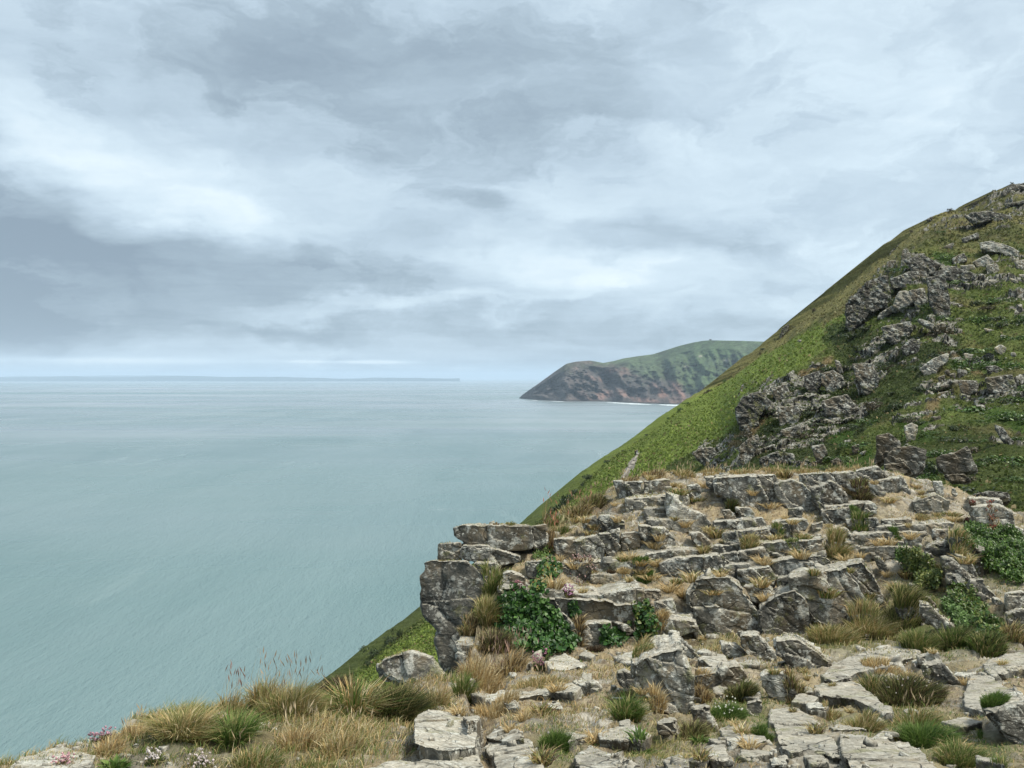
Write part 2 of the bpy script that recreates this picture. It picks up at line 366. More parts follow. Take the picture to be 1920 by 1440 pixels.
dot = t.m('ABSOLUTE', t.vm('DOT_PRODUCT', g.outputs['Incoming'], (0, 0, 1)))
fz = t.m('POWER', t.m('SUBTRACT', 1.0, dot), 5.0)
stk, _ = t.noise(t.mapping(pos, sc=(0.22, 1, 1), rot=(0, 0, 0.06)), 0.0011, 7, 0.62, 0.5)
stk2, _ = t.noise(t.mapping(pos, sc=(0.10, 1, 1), rot=(0, 0, -0.04)), 0.00035, 6, 0.6, 0.3)
lane = t.m('MULTIPLY', t.ramp(stk, [(0.32, 0.60), (0.50, 1.0), (0.64, 1.28)]), t.ramp(stk2, [(0.36, 0.62), (0.60, 1.18)]))
fac = t.m('MULTIPLY_ADD', fz, 0.74, 0.035)
fac = t.m('MULTIPLY', fac, lane)
fac = t.m('MULTIPLY', fac, t.ramp(flow, [(0.3, 0.85), (0.7, 1.12)]), clamp=True)
ms = t.n.new('ShaderNodeMixShader'); t.put(ms.inputs[0], fac); t.l.new(b.outputs[0], ms.inputs[1]); t.l.new(gl.outputs[0], ms.inputs[2]); t.l.new(ms.outputs[0], o.inputs[0])
wv1, _ = t.noise(t.mapping(pos, sc=(1.0, 0.45, 1), rot=(0, 0, 0.55)), 0.55, 7, 0.66)
wv2, _ = t.noise(t.mapping(pos, sc=(1.0, 0.3, 1), rot=(0, 0, 0.75)), 0.045, 6, 0.6)
wv3, _ = t.noise(t.mapping(pos, sc=(1.0, 0.3, 1), rot=(0, 0, 0.95)), 0.16, 5, 0.6)
wv = t.m('ADD', t.m('MULTIPLY', wv1, 0.7), t.m('MULTIPLY', wv2, 1.1)); wv = t.m('ADD', wv, t.m('MULTIPLY', wv3, 0.8))
bn = bump(t, b, wv, 0.8, 2.2); t.l.new(bn.outputs[0], gl.inputs['Normal'])

def plain(name, col, rough=0.8, nsc=6.0, amt=0.25):
    m, t, b, o = newmat(name); co = obj_co(t); n, _ = t.noise(co, nsc, 5, 0.6)
    t.put(b.inputs['Base Color'], t.vm('SCALE', (col[0], col[1], col[2]), sc=t.ramp(n, [(0.3, 1-amt), (0.7, 1+amt)]))); b.inputs['Roughness'].default_value = rough
    return m

# ------------------------------------------------------------------ sea, far coast, headland, hillside
nr, nc = 90, 60
ys = np.concatenate([[-4000, -1500, -300], np.geomspace(60, 59000, nr-3)]); V = []
for y in ys:
    w = min(max(4000, abs(y)*2.2), 59000)
    xs = np.linspace(-w, w, nc)
    V.append(np.stack([xs, np.full(nc, y), np.zeros(nc)], -1))
me = make_mesh('sea', np.concatenate(V), grid_faces(nr, nc)); tag(link('sea', me, m_s), kind='structure')

def ridge_mesh(name, px, top_py, base_y, depth, mat, col, seed, rough, base_z=-2.0):
    px = np.asarray(px, float); n = len(px); V = []
    prof = np.array([(0, 0.0), (0.08, 0.35), (0.3, 0.62), (0.7, 0.88), (1.0, 1.0), (1.6, 0.6), (2.4, 0.0)])
    tz = EYE-(top_py-HY)/F_PX*(base_y+depth)
    for d, h in prof:
        Y = base_y+d*depth
        V.append(np.stack([(px-CX)/F_PX*(base_y+0*Y)*(Y/base_y), np.full(n, Y), base_z+(tz-base_z)*h], -1))
    V = np.concatenate(V); V[:, 2] += fbm(V/np.array([rough, rough, rough]), seed)*12*(V[:, 2] > 1)
    me = make_mesh(name, V, grid_faces(len(prof), n)); add_col(me, np.tile(col, (len(V), 1)))
    return tag(link(name, me, mat), kind='structure')
px = np.linspace(-500, 862, 260)
top = 706.3+0.7*np.sin(px*0.013)+0.7*np.sin(px*0.031+1)+np.clip((px-380)/480, 0, 1)*3.4
top = top+fbm(np.stack([px*0.03, px*0, px*0], -1), 5)*0.9
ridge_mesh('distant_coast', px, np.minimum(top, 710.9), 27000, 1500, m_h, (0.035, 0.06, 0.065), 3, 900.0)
px = np.linspace(-600, 640, 160)
top = 704.6+0.8*np.sin(px*0.009+2)+fbm(np.stack([px*0.02, px*0, px*0], -1), 8)*1.6+np.clip((px-250)/400, 0, 1)*6
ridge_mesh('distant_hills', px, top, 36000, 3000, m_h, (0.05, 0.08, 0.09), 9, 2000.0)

# headland across the bay
HS = [(973,746.5),(980,740),(994,730),(1010,719),(1025,708),(1040,697),(1062,682),(1080,678),(1106,676),(1118,678),(1131,680.5),(1150,677),(1169,672),(1195,668),(1225,664),(1253,655),(1275,648),(1300,642),(1318,639),(1331,638),(1390,639),(1447,641),(1600,643),(1900,650),(2100,665)]
HW = [(973,747),(1000,749.5),(1030,751),(1060,752.5),(1100,752.5),(1140,753),(1180,755),(1230,757),(1290,758.5),(1400,762),(1600,775),(2100,800)]
px = np.arange(973, 2101, 2.5); ncol = len(px)
sk = np.interp(px, *zip(*HS)); wl = np.interp(px, *zip(*HW)); Yw = EYE*F_PX/(wl-HY)
relief = 1500*np.clip((px-973)/260, 0.02, 1)
rows = np.linspace(0, 1, 110); V = []; C = []
gul = fbm(np.stack([px*0.03, px*0, px*0], -1), 4, 5, 0.6)
for s in rows:
    py = wl+(sk-wl)*s
    Y = Yw+relief*s**1.15*0.55
    q = np.stack([px*0.026+s*0.7, np.full(ncol, s*1.7), px*0], -1)
    rid = np.abs(fbm(q, 41, 5, 0.55)); rid2 = fbm(q*3.1, 43, 4, 0.6)
    Y = Y+(rid*430+rid2*190)*math.sin(min(s*1.15, 1)*math.pi)**0.7*np.clip((px-973)/120, 0, 1)*0.8
    V.append(un(px, py, Y))
    n1_ = fbm(np.stack([px*0.022+s*2.0, np.full(ncol, s*2.4), px*0], -1), 61, 5, 0.6); n2_ = fbm(np.stack([px*0.06+s*3, np.full(ncol, s*5.), px*0], -1), 71, 4, 0.6)
    hm = (wl-py)                                     # pixels above the water
    gl = np.interp(px, [973, 1060, 1130, 1200, 1290, 1350, 1450], [90, 74, 62, 48, 34, 22, 8])   # height where turf begins
    tg = 1/(1+np.exp(-(hm-gl-n1_*42-n2_*16)/4.5))
    rockc = np.array([0.070, 0.062, 0.060])*(1+0.45*n2_)[:, None]
    red = np.clip((n2_+0.5*n1_)*2.2+0.05, 0, 1)[:, None]*np.interp(px, [1060, 1130, 1350], [0.0, 0.8, 1.0])[:, None]
    rockc = rockc*(1-red)+np.array([0.185, 0.112, 0.092])*red
    tw = np.clip((px-1110)/200, 0, 1)[:, None]
    turf = np.array([0.045, 0.050, 0.034])*(1-tw)+np.array([0.055, 0.088, 0.038])*tw
    tsel = np.clip(fbm(np.stack([px*0.03-s*2, np.full(ncol, s*6.), px*0], -1), 91, 4)*2.2, 0, 1)[:, None]
    turf = turf*(1-tsel)+np.array([0.070, 0.100, 0.05])*tsel
    c = rockc*(1-tg)[:, None]+turf*tg[:, None]
    bank = np.exp(-((px-1350)/12)**2-((py-728)/8)**2)[:, None]; c = c*(1-bank)+np.array([0.30, 0.17, 0.14])*bank
    for (sx_, sy_, r_) in ((1362, 676, 5), (1378, 681, 4), (1287, 688, 4), (1313, 668, 3)):
        k_ = np.exp(-(((px-sx_)/r_)**2+((py-sy_)/(r_*0.6))**2))[:, None]; c = c*(1-k_)+np.array([0.25, 0.24, 0.2])*k_
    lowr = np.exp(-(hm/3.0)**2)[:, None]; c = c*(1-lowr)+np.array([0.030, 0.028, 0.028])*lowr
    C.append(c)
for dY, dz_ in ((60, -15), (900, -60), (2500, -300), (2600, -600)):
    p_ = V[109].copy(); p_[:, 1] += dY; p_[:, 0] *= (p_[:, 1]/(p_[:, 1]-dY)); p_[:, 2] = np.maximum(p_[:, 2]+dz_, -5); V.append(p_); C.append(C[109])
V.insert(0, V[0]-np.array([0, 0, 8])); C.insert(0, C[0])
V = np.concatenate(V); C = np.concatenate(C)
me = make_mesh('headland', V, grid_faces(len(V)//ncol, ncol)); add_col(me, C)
head = tag(link('headland', me, m_h), kind='structure')
# surf and pale shingle at the foot of the headland
def ribbon(name, pts, w, mat, z, kind, seed=0, taper=True):
    V = []; n = len(pts); P_ = np.array(pts, float)
    tt = np.linspace(0, n-1, n*14); X = np.interp(tt, range(n), P_[:, 0]); Y = np.interp(tt, range(n), P_[:, 1])
    wv = w*(0.55+0.6*np.abs(fbm(np.stack([tt*1.3, tt*0, tt*0], -1), seed)))*(np.sin(np.linspace(0.05, 3.09, len(tt)))**0.5 if taper else 1)
    wl_ = fbm(np.stack([tt*1.9, tt*0+5, tt*0], -1), seed+1)*w*0.4
    a = np.stack([X, Y-wv+wl_, np.full(len(tt), z)], -1); b_ = np.stack([X, Y+wv+wl_, np.full(len(tt), z)], -1)
    me = make_mesh(name, np.concatenate([a, b_]), grid_faces(2, len(tt)))
    return tag(link(name, me, mat), kind=kind)
M_FOAM = plain('surf_foam', (0.62, 0.68, 0.70), 0.6, 0.05, 0.3)
foam_px = [(998, 748.2, 1008), (1034, 751.6, 1060), (1138, 753.2, 1222), (1236, 757.6, 1296)]
for k, (x0, y0, x1) in enumerate(foam_px):
    pts = []
    for x_ in np.linspace(x0, x1, 9):
        yw = np.interp(x_, *zip(*HW)); Yd = EYE*F_PX/(yw-HY)-(110 if x0 < 1100 else 170)
        pts.append(((x_-CX)/F_PX*Yd, Yd))
    ribbon('sea_foam', pts, 48 if k < 2 else 110, M_FOAM, 0.35+0.05*k, 'stuff', 11+k)
# hut on the skyline of the headland
def boxv(x0, x1, y0, y1, z0, z1):
    v = np.array([[x, y, z] for z in (z0, z1) for (x, y) in ((x0, y0), (x1, y0), (x1, y1), (x0, y1))], float)
    f = np.array([[0, 3, 2, 1], [4, 5, 6, 7], [0, 1, 5, 4], [1, 2, 6, 5], [2, 3, 7, 6], [3, 0, 4, 7]]); return v, f
hp = un(1332, 638.2, 5500)
hut = bpy.data.objects.new('hut', None); COL.objects.link(hut); hut.location = tuple(hp)
tag(hut, 'tiny dark hut on the skyline of the far headland', 'hut')
v_, f_ = boxv(-7, 7, -4, 4, -3, 5); link('wall', make_mesh('wall', v_, f_), plain('hut_wall', (0.10, 0.10, 0.09)), hut)
v_ = np.array([[-8, -5, 5.02], [8, -5, 5.02], [8, 5, 5.02], [-8, 5, 5.02], [-8, 0, 9], [8, 0, 9]], float)
link('roof', make_mesh('roof', v_, [np.array([[0, 1, 5, 4], [2, 3, 4, 5], [0, 3, 2, 1]]), np.array([[0, 4, 3], [1, 2, 5]])]), plain('hut_roof', (0.06, 0.06, 0.06)), hut)

# ---- hillside
SKY_H = [(200,1560),(480,1400),(560,1335),(620,1290),(660,1262),(690,1240),(715,1218),(742,1196),(770,1176),(800,1155),(830,1132),(880,1090),(940,1040),(985,1003),(1022,970),(1040,957),(1060,942),(1080,922),(1103,897),(1135,868),(1166,845),(1200,825),(1232,802),(1275,768),(1310,745),(1347,722),(1400,682),(1447,644),(1470,630),(1494,606),(1520,588),(1555,560),(1595,528),(1630,500),(1667,475),(1690,455),(1712,436),(1736,416),(1764,400),(1807,388),(1845,374),(1861,360),(1892,347),(1920,343),(1980,330),(2100,300),(2400,250),(2900,260)]
HC = {   # column px : (py, distance) from the near foot up to the skyline
 200: [(1700,95),(1620,115),(1560,135)],
 600: [(1480,90),(1400,108),(1350,125),(1305,145)],
 740: [(1420,82),(1330,98),(1260,122),(1198,155)],
 830: [(1380,75),(1300,90),(1200,125),(1132,168)],
 1020: [(1250,65),(1100,110),(1050,140),(970,202)],
 1200: [(1120,55),(1000,90),(950,118),(880,185),(848,228),(825,262)],
 1350: [(1040,40),(940,62),(900,80),(860,100),(830,132),(780,215),(720,300)],
 1400: [(1020,38),(930,52),(880,68),(845,84),(760,104),(738,150),(712,225),(682,298)],
 1470: [(1000,36),(900,52),(860,68),(800,88),(710,112),(688,160),(660,225),(630,300)],
 1600: [(990,30),(900,45),(860,60),(800,80),(700,108),(610,145),(560,220),(524,290)],
 1700: [(980,27),(880,40),(830,58),(720,86),(600,128),(480,165),(462,225),(446,285)],
 1800: [(990,24),(900,34),(840,48),(740,78),(600,118),(490,160),(430,220),(390,272)],
 1920: [(1010,21),(930,30),(850,44),(750,68),(600,108),(490,158),(410,215),(343,268)],
 2200: [(1050,19),(900,34),(800,50),(700,70),(560,110),(450,160),(350,215),(285,262)],
 2900: [(1300,15),(1000,30),(850,48),(700,70),(560,100),(450,140),(350,190),(260,240)],
}
class Loft:
    def __init__(s, cols, crest=None):
        s.k = np.array(sorted(cols)); s.c = [cols[k] for k in s.k]; s.crest = crest
        s.ss = []; s.yy = []
        for k, c in zip(s.k, s.c):
            a = np.array(c, float); s.ss.append((a[0, 0]-a[:, 0])/(a[0, 0]-a[-1, 0])); s.yy.append(a[:, 1])
        s.bot = np.array([c[0][0] for c in s.c], float); s.top = np.array([c[-1][0] for c in s.c], float)
    def crest_py(s, px): return np.interp(px, *zip(*s.crest)) if s.crest else np.interp(px, s.k, s.top)
    def bot_py(s, px): return np.interp(px, s.k, s.bot)
    def Y(s, px, py):
        px = np.atleast_1d(np.asarray(px, float)); py = np.atleast_1d(np.asarray(py, float))*np.ones_like(px)
        b_ = s.bot_py(px); c_ = s.crest_py(px); u = np.clip((b_-py)/(b_-c_), 0, 1)
        i = np.clip(np.searchsorted(s.k, px)-1, 0, len(s.k)-2); f = np.clip((px-s.k[i])/(s.k[i+1]-s.k[i]), 0, 1)
        r = np.zeros_like(px)
        for j in range(len(s.k)):
            v_ = np.interp(u, s.ss[j], np.log(s.yy[j]))
            r += np.where(i == j, (1-f)*v_, 0)+np.where(i+1 == j, f*v_, 0)
        return np.exp(r)
HL = Loft(HC, SKY_H)
px = np.arange(200, 2700, 2.4); ncol = len(px); nrow = 300
S = np.linspace(0, 1, nrow)[:, None]
PYg = HL.bot_py(px)[None]+(HL.crest_py(px)-HL.bot_py(px))[None]*S; PXg = np.tile(px, (nrow, 1))
Yg = HL.Y(PXg.ravel(), PYg.ravel()).reshape(nrow, ncol)
Ys = np.exp(smooth2(np.log(Yg), 40))
V = un(PXg.ravel(), PYg.ravel(), Ys.ravel())
# land cover seen on the slope
def soft(poly, n, wob=14):
    qx = PXg+n[0]*wob; qy = PYg+n[1]*wob
    return smooth2(inpoly(qx, qy, poly).astype(float), 3)
qn = np.stack([V[:, 0]*0.05, V[:, 1]*0.02, V[:, 2]*0.05], -1)
N1 = fbm(qn*1.0, 301, 5, 0.6).reshape(nrow, ncol); N2 = fbm(qn*1.3+9, 302, 5, 0.6).reshape(nrow, ncol)
N3 = fbm(qn*4.0, 303, 4, 0.6).reshape(nrow, ncol); N4 = fbm(qn*0.5+30, 304, 3, 0.5).reshape(nrow, ncol)
nn = (N1*2, N2*2)
BAND = [(560,1340),(690,1215),(800,1135),(1022,950),(1100,880),(1200,808),(1280,755),(1360,712),(1430,668),(1500,632),(1556,600),(1590,578),(1586,622),(1500,682),(1440,722),(1385,758),(1380,805),(1340,832),(1290,852),(1240,890),(1150,960),(1000,1100),(860,1280)]
SCRUB = [(1385,800),(1400,740),(1500,700),(1560,668),(1640,640),(1700,620),(1760,650),(1740,720),(1690,770),(1640,810),(1580,850),(1480,880),(1390,880)]
SCRUB2 = [(1540,620),(1600,590),(1680,640),(1780,600),(1810,660),(1700,700),(1600,690)]
TANS = [[(1744,748),(1768,745),(1760,775),(1742,800),(1728,795)], [(1440,735),(1500,715),(1500,728),(1450,750)], [(1755,655),(1790,648),(1800,668),(1765,668)],[(1360,838),(1500,700),(1560,660),(1562,672),(1500,716),(1378,850)],[(1820,690),(1850,700),(1848,715),(1822,708)],[(1870,790),(1900,805),(1900,820),(1870,806)]]
GREENS = [[(1690,800),(1740,790),(1760,830),(1700,830)], [(1800,660),(1880,670),(1900,700),(1840,710)], [(1860,760),(1930,780),(1930,820),(1850,800)], [(1590,870),(1640,840),(1640,880),(1590,885)], [(1740,470),(1790,480),(1780,500),(1740,495)],[(1560,800),(1620,790),(1600,830),(1560,840)]]
up_t = np.clip((820-PYg)/300, 0, 1)
olive = np.array([0.175, 0.165, 0.062]); col = np.ones((nrow, ncol, 3))*np.array([0.115, 0.150, 0.040])
dist_t = np.clip((Ys-150)/60, 0, 1)[..., None]; col = col*(1-dist_t)+olive*dist_t
w_ = np.clip(N2*2.5+0.2, 0, 1)[..., None]; col = col*(1-w_*0.6)+np.array([0.045, 0.062, 0.018])*w_*0.6
w_ = np.clip(N3*2.4-0.2, 0, 1)[..., None]; col = col*(1-w_*0.55)+np.array([0.20, 0.165, 0.08])*w_*0.55
bandm = soft(BAND, nn, 9)[..., None]; col = col*(1-bandm)+np.array([0.155, 0.205, 0.042])*bandm*(1+0.25*N3[..., None])
for pl in (SCRUB, SCRUB2):
    w_ = soft(pl, nn, 22)[..., None]*0.85; col = col*(1-w_)+np.array([0.045, 0.065, 0.020])*w_*(1+0.5*N3[..., None])
for pl in TANS:
    w_ = soft(pl, nn, 7)[..., None]*0.75; col = col*(1-w_)+np.array([0.26, 0.19, 0.105])*w_
for pl in GREENS:
    w_ = soft(pl, nn, 9)[..., None]*0.8; col = col*(1-w_)+np.array([0.06, 0.115, 0.02])*w_
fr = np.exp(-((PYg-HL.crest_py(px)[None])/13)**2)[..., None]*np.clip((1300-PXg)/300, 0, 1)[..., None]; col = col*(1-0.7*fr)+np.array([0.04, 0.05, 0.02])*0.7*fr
ROCKZ = [[(1588,560),(1640,500),(1700,460),(1760,500),(1900,470),(1930,500),(1930,600),(1850,560),(1800,560),(1800,620),(1760,680),(1640,680),(1600,630)], [(1375,720),(1480,700),(1560,660),(1640,650),(1670,700),(1640,800),(1560,880),(1360,890),(1290,870),(1300,840),(1390,830)],
 [(1700,640),(1800,640),(1930,690),(1930,760),(1800,760),(1740,740),(1700,700)], [(1720,420),(1930,330),(1930,440),(1800,440),(1740,450)], [(1690,760),(1760,750),(1780,800),(1700,850),(1680,820)],[(1840,780),(1930,820),(1930,870),(1860,840)]]
rz = np.zeros((nrow, ncol))
for pl in ROCKZ: rz = np.maximum(rz, soft(pl, nn, 16))
NR = fbm(V*np.array([0.22, 0.22, 0.30]), 321, 5, 0.62).reshape(nrow, ncol)
rz = np.clip((NR*rz-0.075)/0.06, 0, 1)*np.clip(rz*2, 0, 1)
NQ = fbm(V*1.3, 322, 4, 0.65).reshape(nrow, ncol)
rcol = np.array([0.095, 0.090, 0.078])*np.clip(1+2.2*NQ, 0.25, 2.6)[..., None]
col = col*(1-rz[..., None])+rcol*rz[..., None]
TRK = [[(1199,848),(1190,876),(1172,900),(1164,896),(1176,872),(1189,856)]]
trk = np.zeros((nrow, ncol), bool)
for pl in TRK: trk |= inpoly(PXg, PYg, pl)
col = np.where(trk[..., None], np.array([0.27, 0.25, 0.22]), col)
NOBL = rz > 0.25
HILLCOL = np.clip(col, 0.01, 1)
# relief
amp = np.interp(Ys, [20, 60, 150, 300], [0.25, 0.6, 0.8, 1.0]).ravel()
lump = fbm(V*np.array([0.16, 0.16, 0.16]), 311, 4, 0.55)*1.7*amp+fbm(V*0.9, 312, 3, 0.55)*0.42*amp
rough_m = (1-0.75*bandm[..., 0]).ravel()
V = V+np.array([-0.25, -0.3, 0.9])*(lump*rough_m)[:, None]
V = V+np.array([-0.2, -0.3, 0.9])*(fbm(V*1.6, 313, 3, 0.6)*0.28*np.clip(amp, 0.3, 1))[:, None]
vq1, vq2, vqc = voro(np.stack([V[:, 0]*0.8+V[:, 2]*0.5, V[:, 1]*0.35, V[:, 2]*1.1-V[:, 0]*0.1], -1)*(40/np.clip(V[:, 1], 25, 110))[:, None]**0.5+fbm(V*0.5, 330, 2)[:, None]*0.4, 31)
V = V+np.array([-0.35, -0.8, 0.5])*(rz.ravel()*((vqc-0.2)*1.2-np.exp(-(vq2-vq1)/0.05)*0.5)*np.interp(V[:, 1], [30, 160], [0.55, 1.5]))[:, None]
HV = V.reshape(nrow, ncol, 3)
edge = HV[-1]; extra = []
for dY, dz_ in ((8, -3.5), (25, -18), (60, -60), (120, -140)):
    p_ = edge.copy(); p_[:, 1] += dY; p_[:, 0] -= dY*0.8; p_[:, 2] = np.maximum(p_[:, 2]+dz_, -4); extra.append(p_)
foot = HV[0].copy(); f0 = foot.copy(); f0[:, 2] -= 25; f0[:, 1] -= 6
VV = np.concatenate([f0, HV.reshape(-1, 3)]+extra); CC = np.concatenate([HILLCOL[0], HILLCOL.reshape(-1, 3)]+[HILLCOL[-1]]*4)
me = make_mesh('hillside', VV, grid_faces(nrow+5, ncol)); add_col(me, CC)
me.polygons.foreach_set('use_smooth', np.ones(len(me.polygons), bool))
hill = tag(link('hillside', me, M_HILL), kind='structure')
me.materials.append(R_FAR[2])
rzf = np.concatenate([np.zeros((1, ncol)), rz, np.zeros((4, ncol))]); rzf = (rzf[:-1, :-1]+rzf[1:, :-1]+rzf[:-1, 1:]+rzf[1:, 1:])/4
me.polygons.foreach_set('material_index', (rzf.ravel() > 0.55).astype(np.int32)); me.polygons.foreach_set('use_smooth', (rzf.ravel() <= 0.55))
def hill_pt(px_, py_, lift=0.0):
    j = int(round((px_-200)/2.4)); j = max(0, min(ncol-1, j))
    s_ = (PYg[0, j]-py_)/(PYg[0, j]-PYg[-1, j]); i = int(round(np.clip(s_, 0, 1)*(nrow-1)))
    p_ = HV[i, j].copy(); p_[2] += lift; return p_
# ------------------------------------------------------------------ near ground: crag top with turf, falling and then rising in terraces
GC = {
 -400: [(1700,2.2),(1600,2.55),(1540,2.75)],
 20: [(1700,2.2),(1560,2.7),(1480,3.0),(1433,3.35)],
 150: [(1700,2.2),(1560,2.7),(1480,3.05),(1400,3.7)],
 280: [(1700,2.2),(1560,2.7),(1440,3.3),(1355,4.15)],
 400: [(1700,2.2),(1560,2.7),(1440,3.3),(1330,4.5)],
 500: [(1700,2.2),(1560,2.7),(1440,3.3),(1312,4.8)],
 640: [(1700,2.2),(1560,2.7),(1440,3.3),(1360,4.2),(1296,5.3)],
 740: [(1700,2.2),(1560,2.7),(1440,3.3),(1345,4.5),(1300,5.7)],
 800: [(1700,2.2),(1560,2.7),(1440,3.32),(1340,4.7),(1285,6.3)],
 870: [(1700,2.2),(1560,2.7),(1440,3.35),(1340,4.8),(1285,6.4),(1262,7.3)],
 895: [(1700,2.2),(1560,2.7),(1440,3.35),(1340,4.8),(1285,6.4),(1255,7.6),(1200,8.8),(1150,9.6)],
 930: [(1700,2.2),(1560,2.7),(1440,3.35),(1340,4.85),(1280,6.6),(1240,8.0),(1180,9.2),(1110,10.2),(1060,11.0),(1000,12.4)],
 1000: [(1700,2.2),(1560,2.7),(1440,3.35),(1340,4.9),(1280,6.5),(1235,8.2),(1190,9.4),(1120,10.2),(1060,11.1),(1010,12.3),(985,13.2)],
 1060: [(1700,2.2),(1560,2.7),(1440,3.35),(1340,4.95),(1280,6.5),(1230,8.4),(1190,9.7),(1120,10.5),(1060,11.3),(1010,12.3),(950,14.0)],
 1150: [(1700,2.2),(1560,2.7),(1440,3.35),(1340,5.0),(1280,6.5),(1230,8.4),(1195,9.8),(1120,10.7),(1060,11.5),(1000,12.5),(950,13.5),(905,14.9)],
 1300: [(1700,2.2),(1560,2.7),(1440,3.35),(1340,5.0),(1280,6.5),(1230,8.3),(1195,9.9),(1120,10.7),(1050,11.6),(1000,12.5),(950,13.4),(883,15.3)],
 1650: [(1700,2.2),(1560,2.7),(1440,3.3),(1340,4.9),(1280,6.4),(1230,8.2),(1195,9.4),(1120,10.5),(1050,11.5),(1000,12.3),(950,13.3),(878,15.4)],
 1760: [(1700,2.2),(1560,2.65),(1440,3.3),(1340,4.85),(1280,6.3),(1230,7.8),(1195,8.8),(1120,10.1),(1050,11.3),(1000,12.3),(950,13.5),(905,15.2)],
 1900: [(1700,2.2),(1560,2.6),(1440,3.3),(1340,4.7),(1280,6.0),(1230,7.4),(1195,8.3),(1120,9.7),(1050,11.0),(1000,12.2),(952,13.7)],
 2300: [(1700,2.2),(1560,2.6),(1440,3.3),(1340,4.7),(1280,6.0),(1200,8.0),(1100,10),(1020,12),(990,13.2)],
 3400: [(1700,2.2),(1500,3.0),(1300,5),(1150,8.0),(1060,10.5),(1030,12)],
}
GL = Loft(GC, [(-400,1540),(-100,1470),(20,1434),(60,1424),(110,1412),(150,1400),(200,1385),(280,1352),(340,1340),(400,1330),(450,1318),(500,1312),(560,1304),(640,1296),(740,1300),(800,1285),(840,1272),(860,1264),(880,1235),(895,1170),(912,1110),(930,1040),(950,1010),(1000,985),(1022,978),(1045,962),(1075,950),(1110,932),(1150,905),(1170,897),(1220,888),(1300,882),(1450,880),(1650,876),(1690,886),(1720,898),(1760,905),(1830,930),(1900,952),(2300,990),(3400,1030)])
pxs = np.concatenate([np.arange(-400, -40, 12.0), np.arange(-40, 1960, 2.6), np.arange(1960, 3400, 14.0)]); gnc = len(pxs); gnr = 420
bp = GL.bot_py(pxs)[None]; cp = GL.crest_py(pxs)[None]
SS = np.linspace(0, 1, gnr)[:, None]
GPY = bp+(cp-bp)*SS; GPX = np.tile(pxs, (gnr, 1))
GY = np.exp(smooth2(np.log(GL.Y(GPX.ravel(), GPY.ravel()).reshape(gnr, gnc)), 12))
G0 = un(GPX.ravel(), GPY.ravel(), GY.ravel())
# veg patches: px, py, rx, ry, kind (g green, o olive, s straw, d dark heather/peat, r bare rock, n bare earth), weight
VEG = [
 (350,1360,90,40,'o',.9),(480,1400,160,40,'g',.5),(440,1345,50,28,'g',.9),(640,1400,120,30,'g',.4),(560,1300,90,35,'o',.9),(640,1330,60,40,'g',.5),(620,1390,90,40,'s',1),(500,1400,70,30,'d',.5),(300,1410,60,25,'g',.6),
 (760,1320,60,40,'d',.8),(650,1420,60,20,'r',.6),(760,1400,40,20,'d',.5),(900,1290,90,25,'s',1),(880,1275,50,15,'g',.5),(1010,1330,120,40,'s',.8),(1080,1375,90,30,'n',.8),(1040,1400,45,40,'g',1),
 (900,1400,40,30,'s',.6),(1180,1320,40,30,'g',.7),(1130,1260,60,18,'s',.8),(1250,1385,60,40,'o',.6),(1330,1360,40,40,'o',.6),(1400,1330,55,35,'g',1),(1440,1360,30,30,'g',.8),
 (1340,1190,60,30,'o',.6),(1380,1215,70,25,'s',.7),(1500,1250,60,20,'s',.7),(1480,1300,70,25,'s',.6),(1590,1200,90,35,'o',1),(1700,1170,90,50,'o',1),(1740,1130,60,50,'g',.7),(1790,1190,60,50,'g',1),(1850,1190,50,40,'g',.9),
 (1700,1280,80,40,'d',.7),(1670,1255,50,20,'s',.9),(1620,1350,80,30,'o',.8),(1740,1380,100,45,'g',.9),(1850,1400,60,40,'g',.9),(1900,1330,30,20,'n',.6),
 (1880,1050,60,60,'g',1),(1790,1000,60,25,'o',.8),(1730,1090,50,35,'g',.8),(1560,1030,60,25,'o',.5),(1450,1000,50,16,'s',.7),(1500,1025,60,14,'o',.6),(1600,965,70,16,'o',.5),(1700,970,80,20,'s',.8),(1600,925,50,16,'d',.6),
 (1640,1045,60,25,'s',.8),(1200,1070,50,12,'g',1),(1120,1070,90,16,'s',.8),(1090,1050,60,12,'d',.6),(1050,1040,70,20,'s',.7),(1150,1035,60,12,'o',.6),(1240,1020,60,12,'n',.6),(1200,960,90,25,'s',.7),(1120,950,50,18,'d',.9),(1200,930,60,14,'o',.8),
 (1400,880,260,9,'s',1.2),(1060,970,40,20,'g',.6),(920,1130,35,60,'o',1.1),(900,1190,50,30,'s',.7),(960,1180,40,50,'d',.6),(1600,1010,250,10,'r',.6),(1500,1060,260,10,'r',.7),(1700,955,110,12,'r',.7),(1400,930,150,10,'r',.5),(1600,1245,110,20,'r',1.2),(1500,1110,200,8,'r',.4),
 (1200,1300,90,20,'r',.5),(1400,1400,120,30,'r',.6),(1550,1400,90,40,'r',.7),(1350,1260,80,20,'r',.5),(1230,960,110,40,'s',.5),(1450,960,220,60,'s',.4),(1300,1030,200,40,'r',.3),(1650,1000,200,50,'r',.35),(1880,1230,60,14,'r',1),(1850,1310,50,20,'r',.6),(1820,950,80,18,'r',.7),(1500,1320,60,12,'r',.5),
]
def vegw(px_, py_):
    w = {k: np.zeros(np.shape(px_)) for k in 'gosdrn'}
    for (x, y, rx, ry, k, a) in VEG:
        w[k] = np.maximum(w[k], a*np.exp(-(((px_-x)/rx)**2+((py_-y)/ry)**2)))
    return w
W = vegw(GPX, GPY)
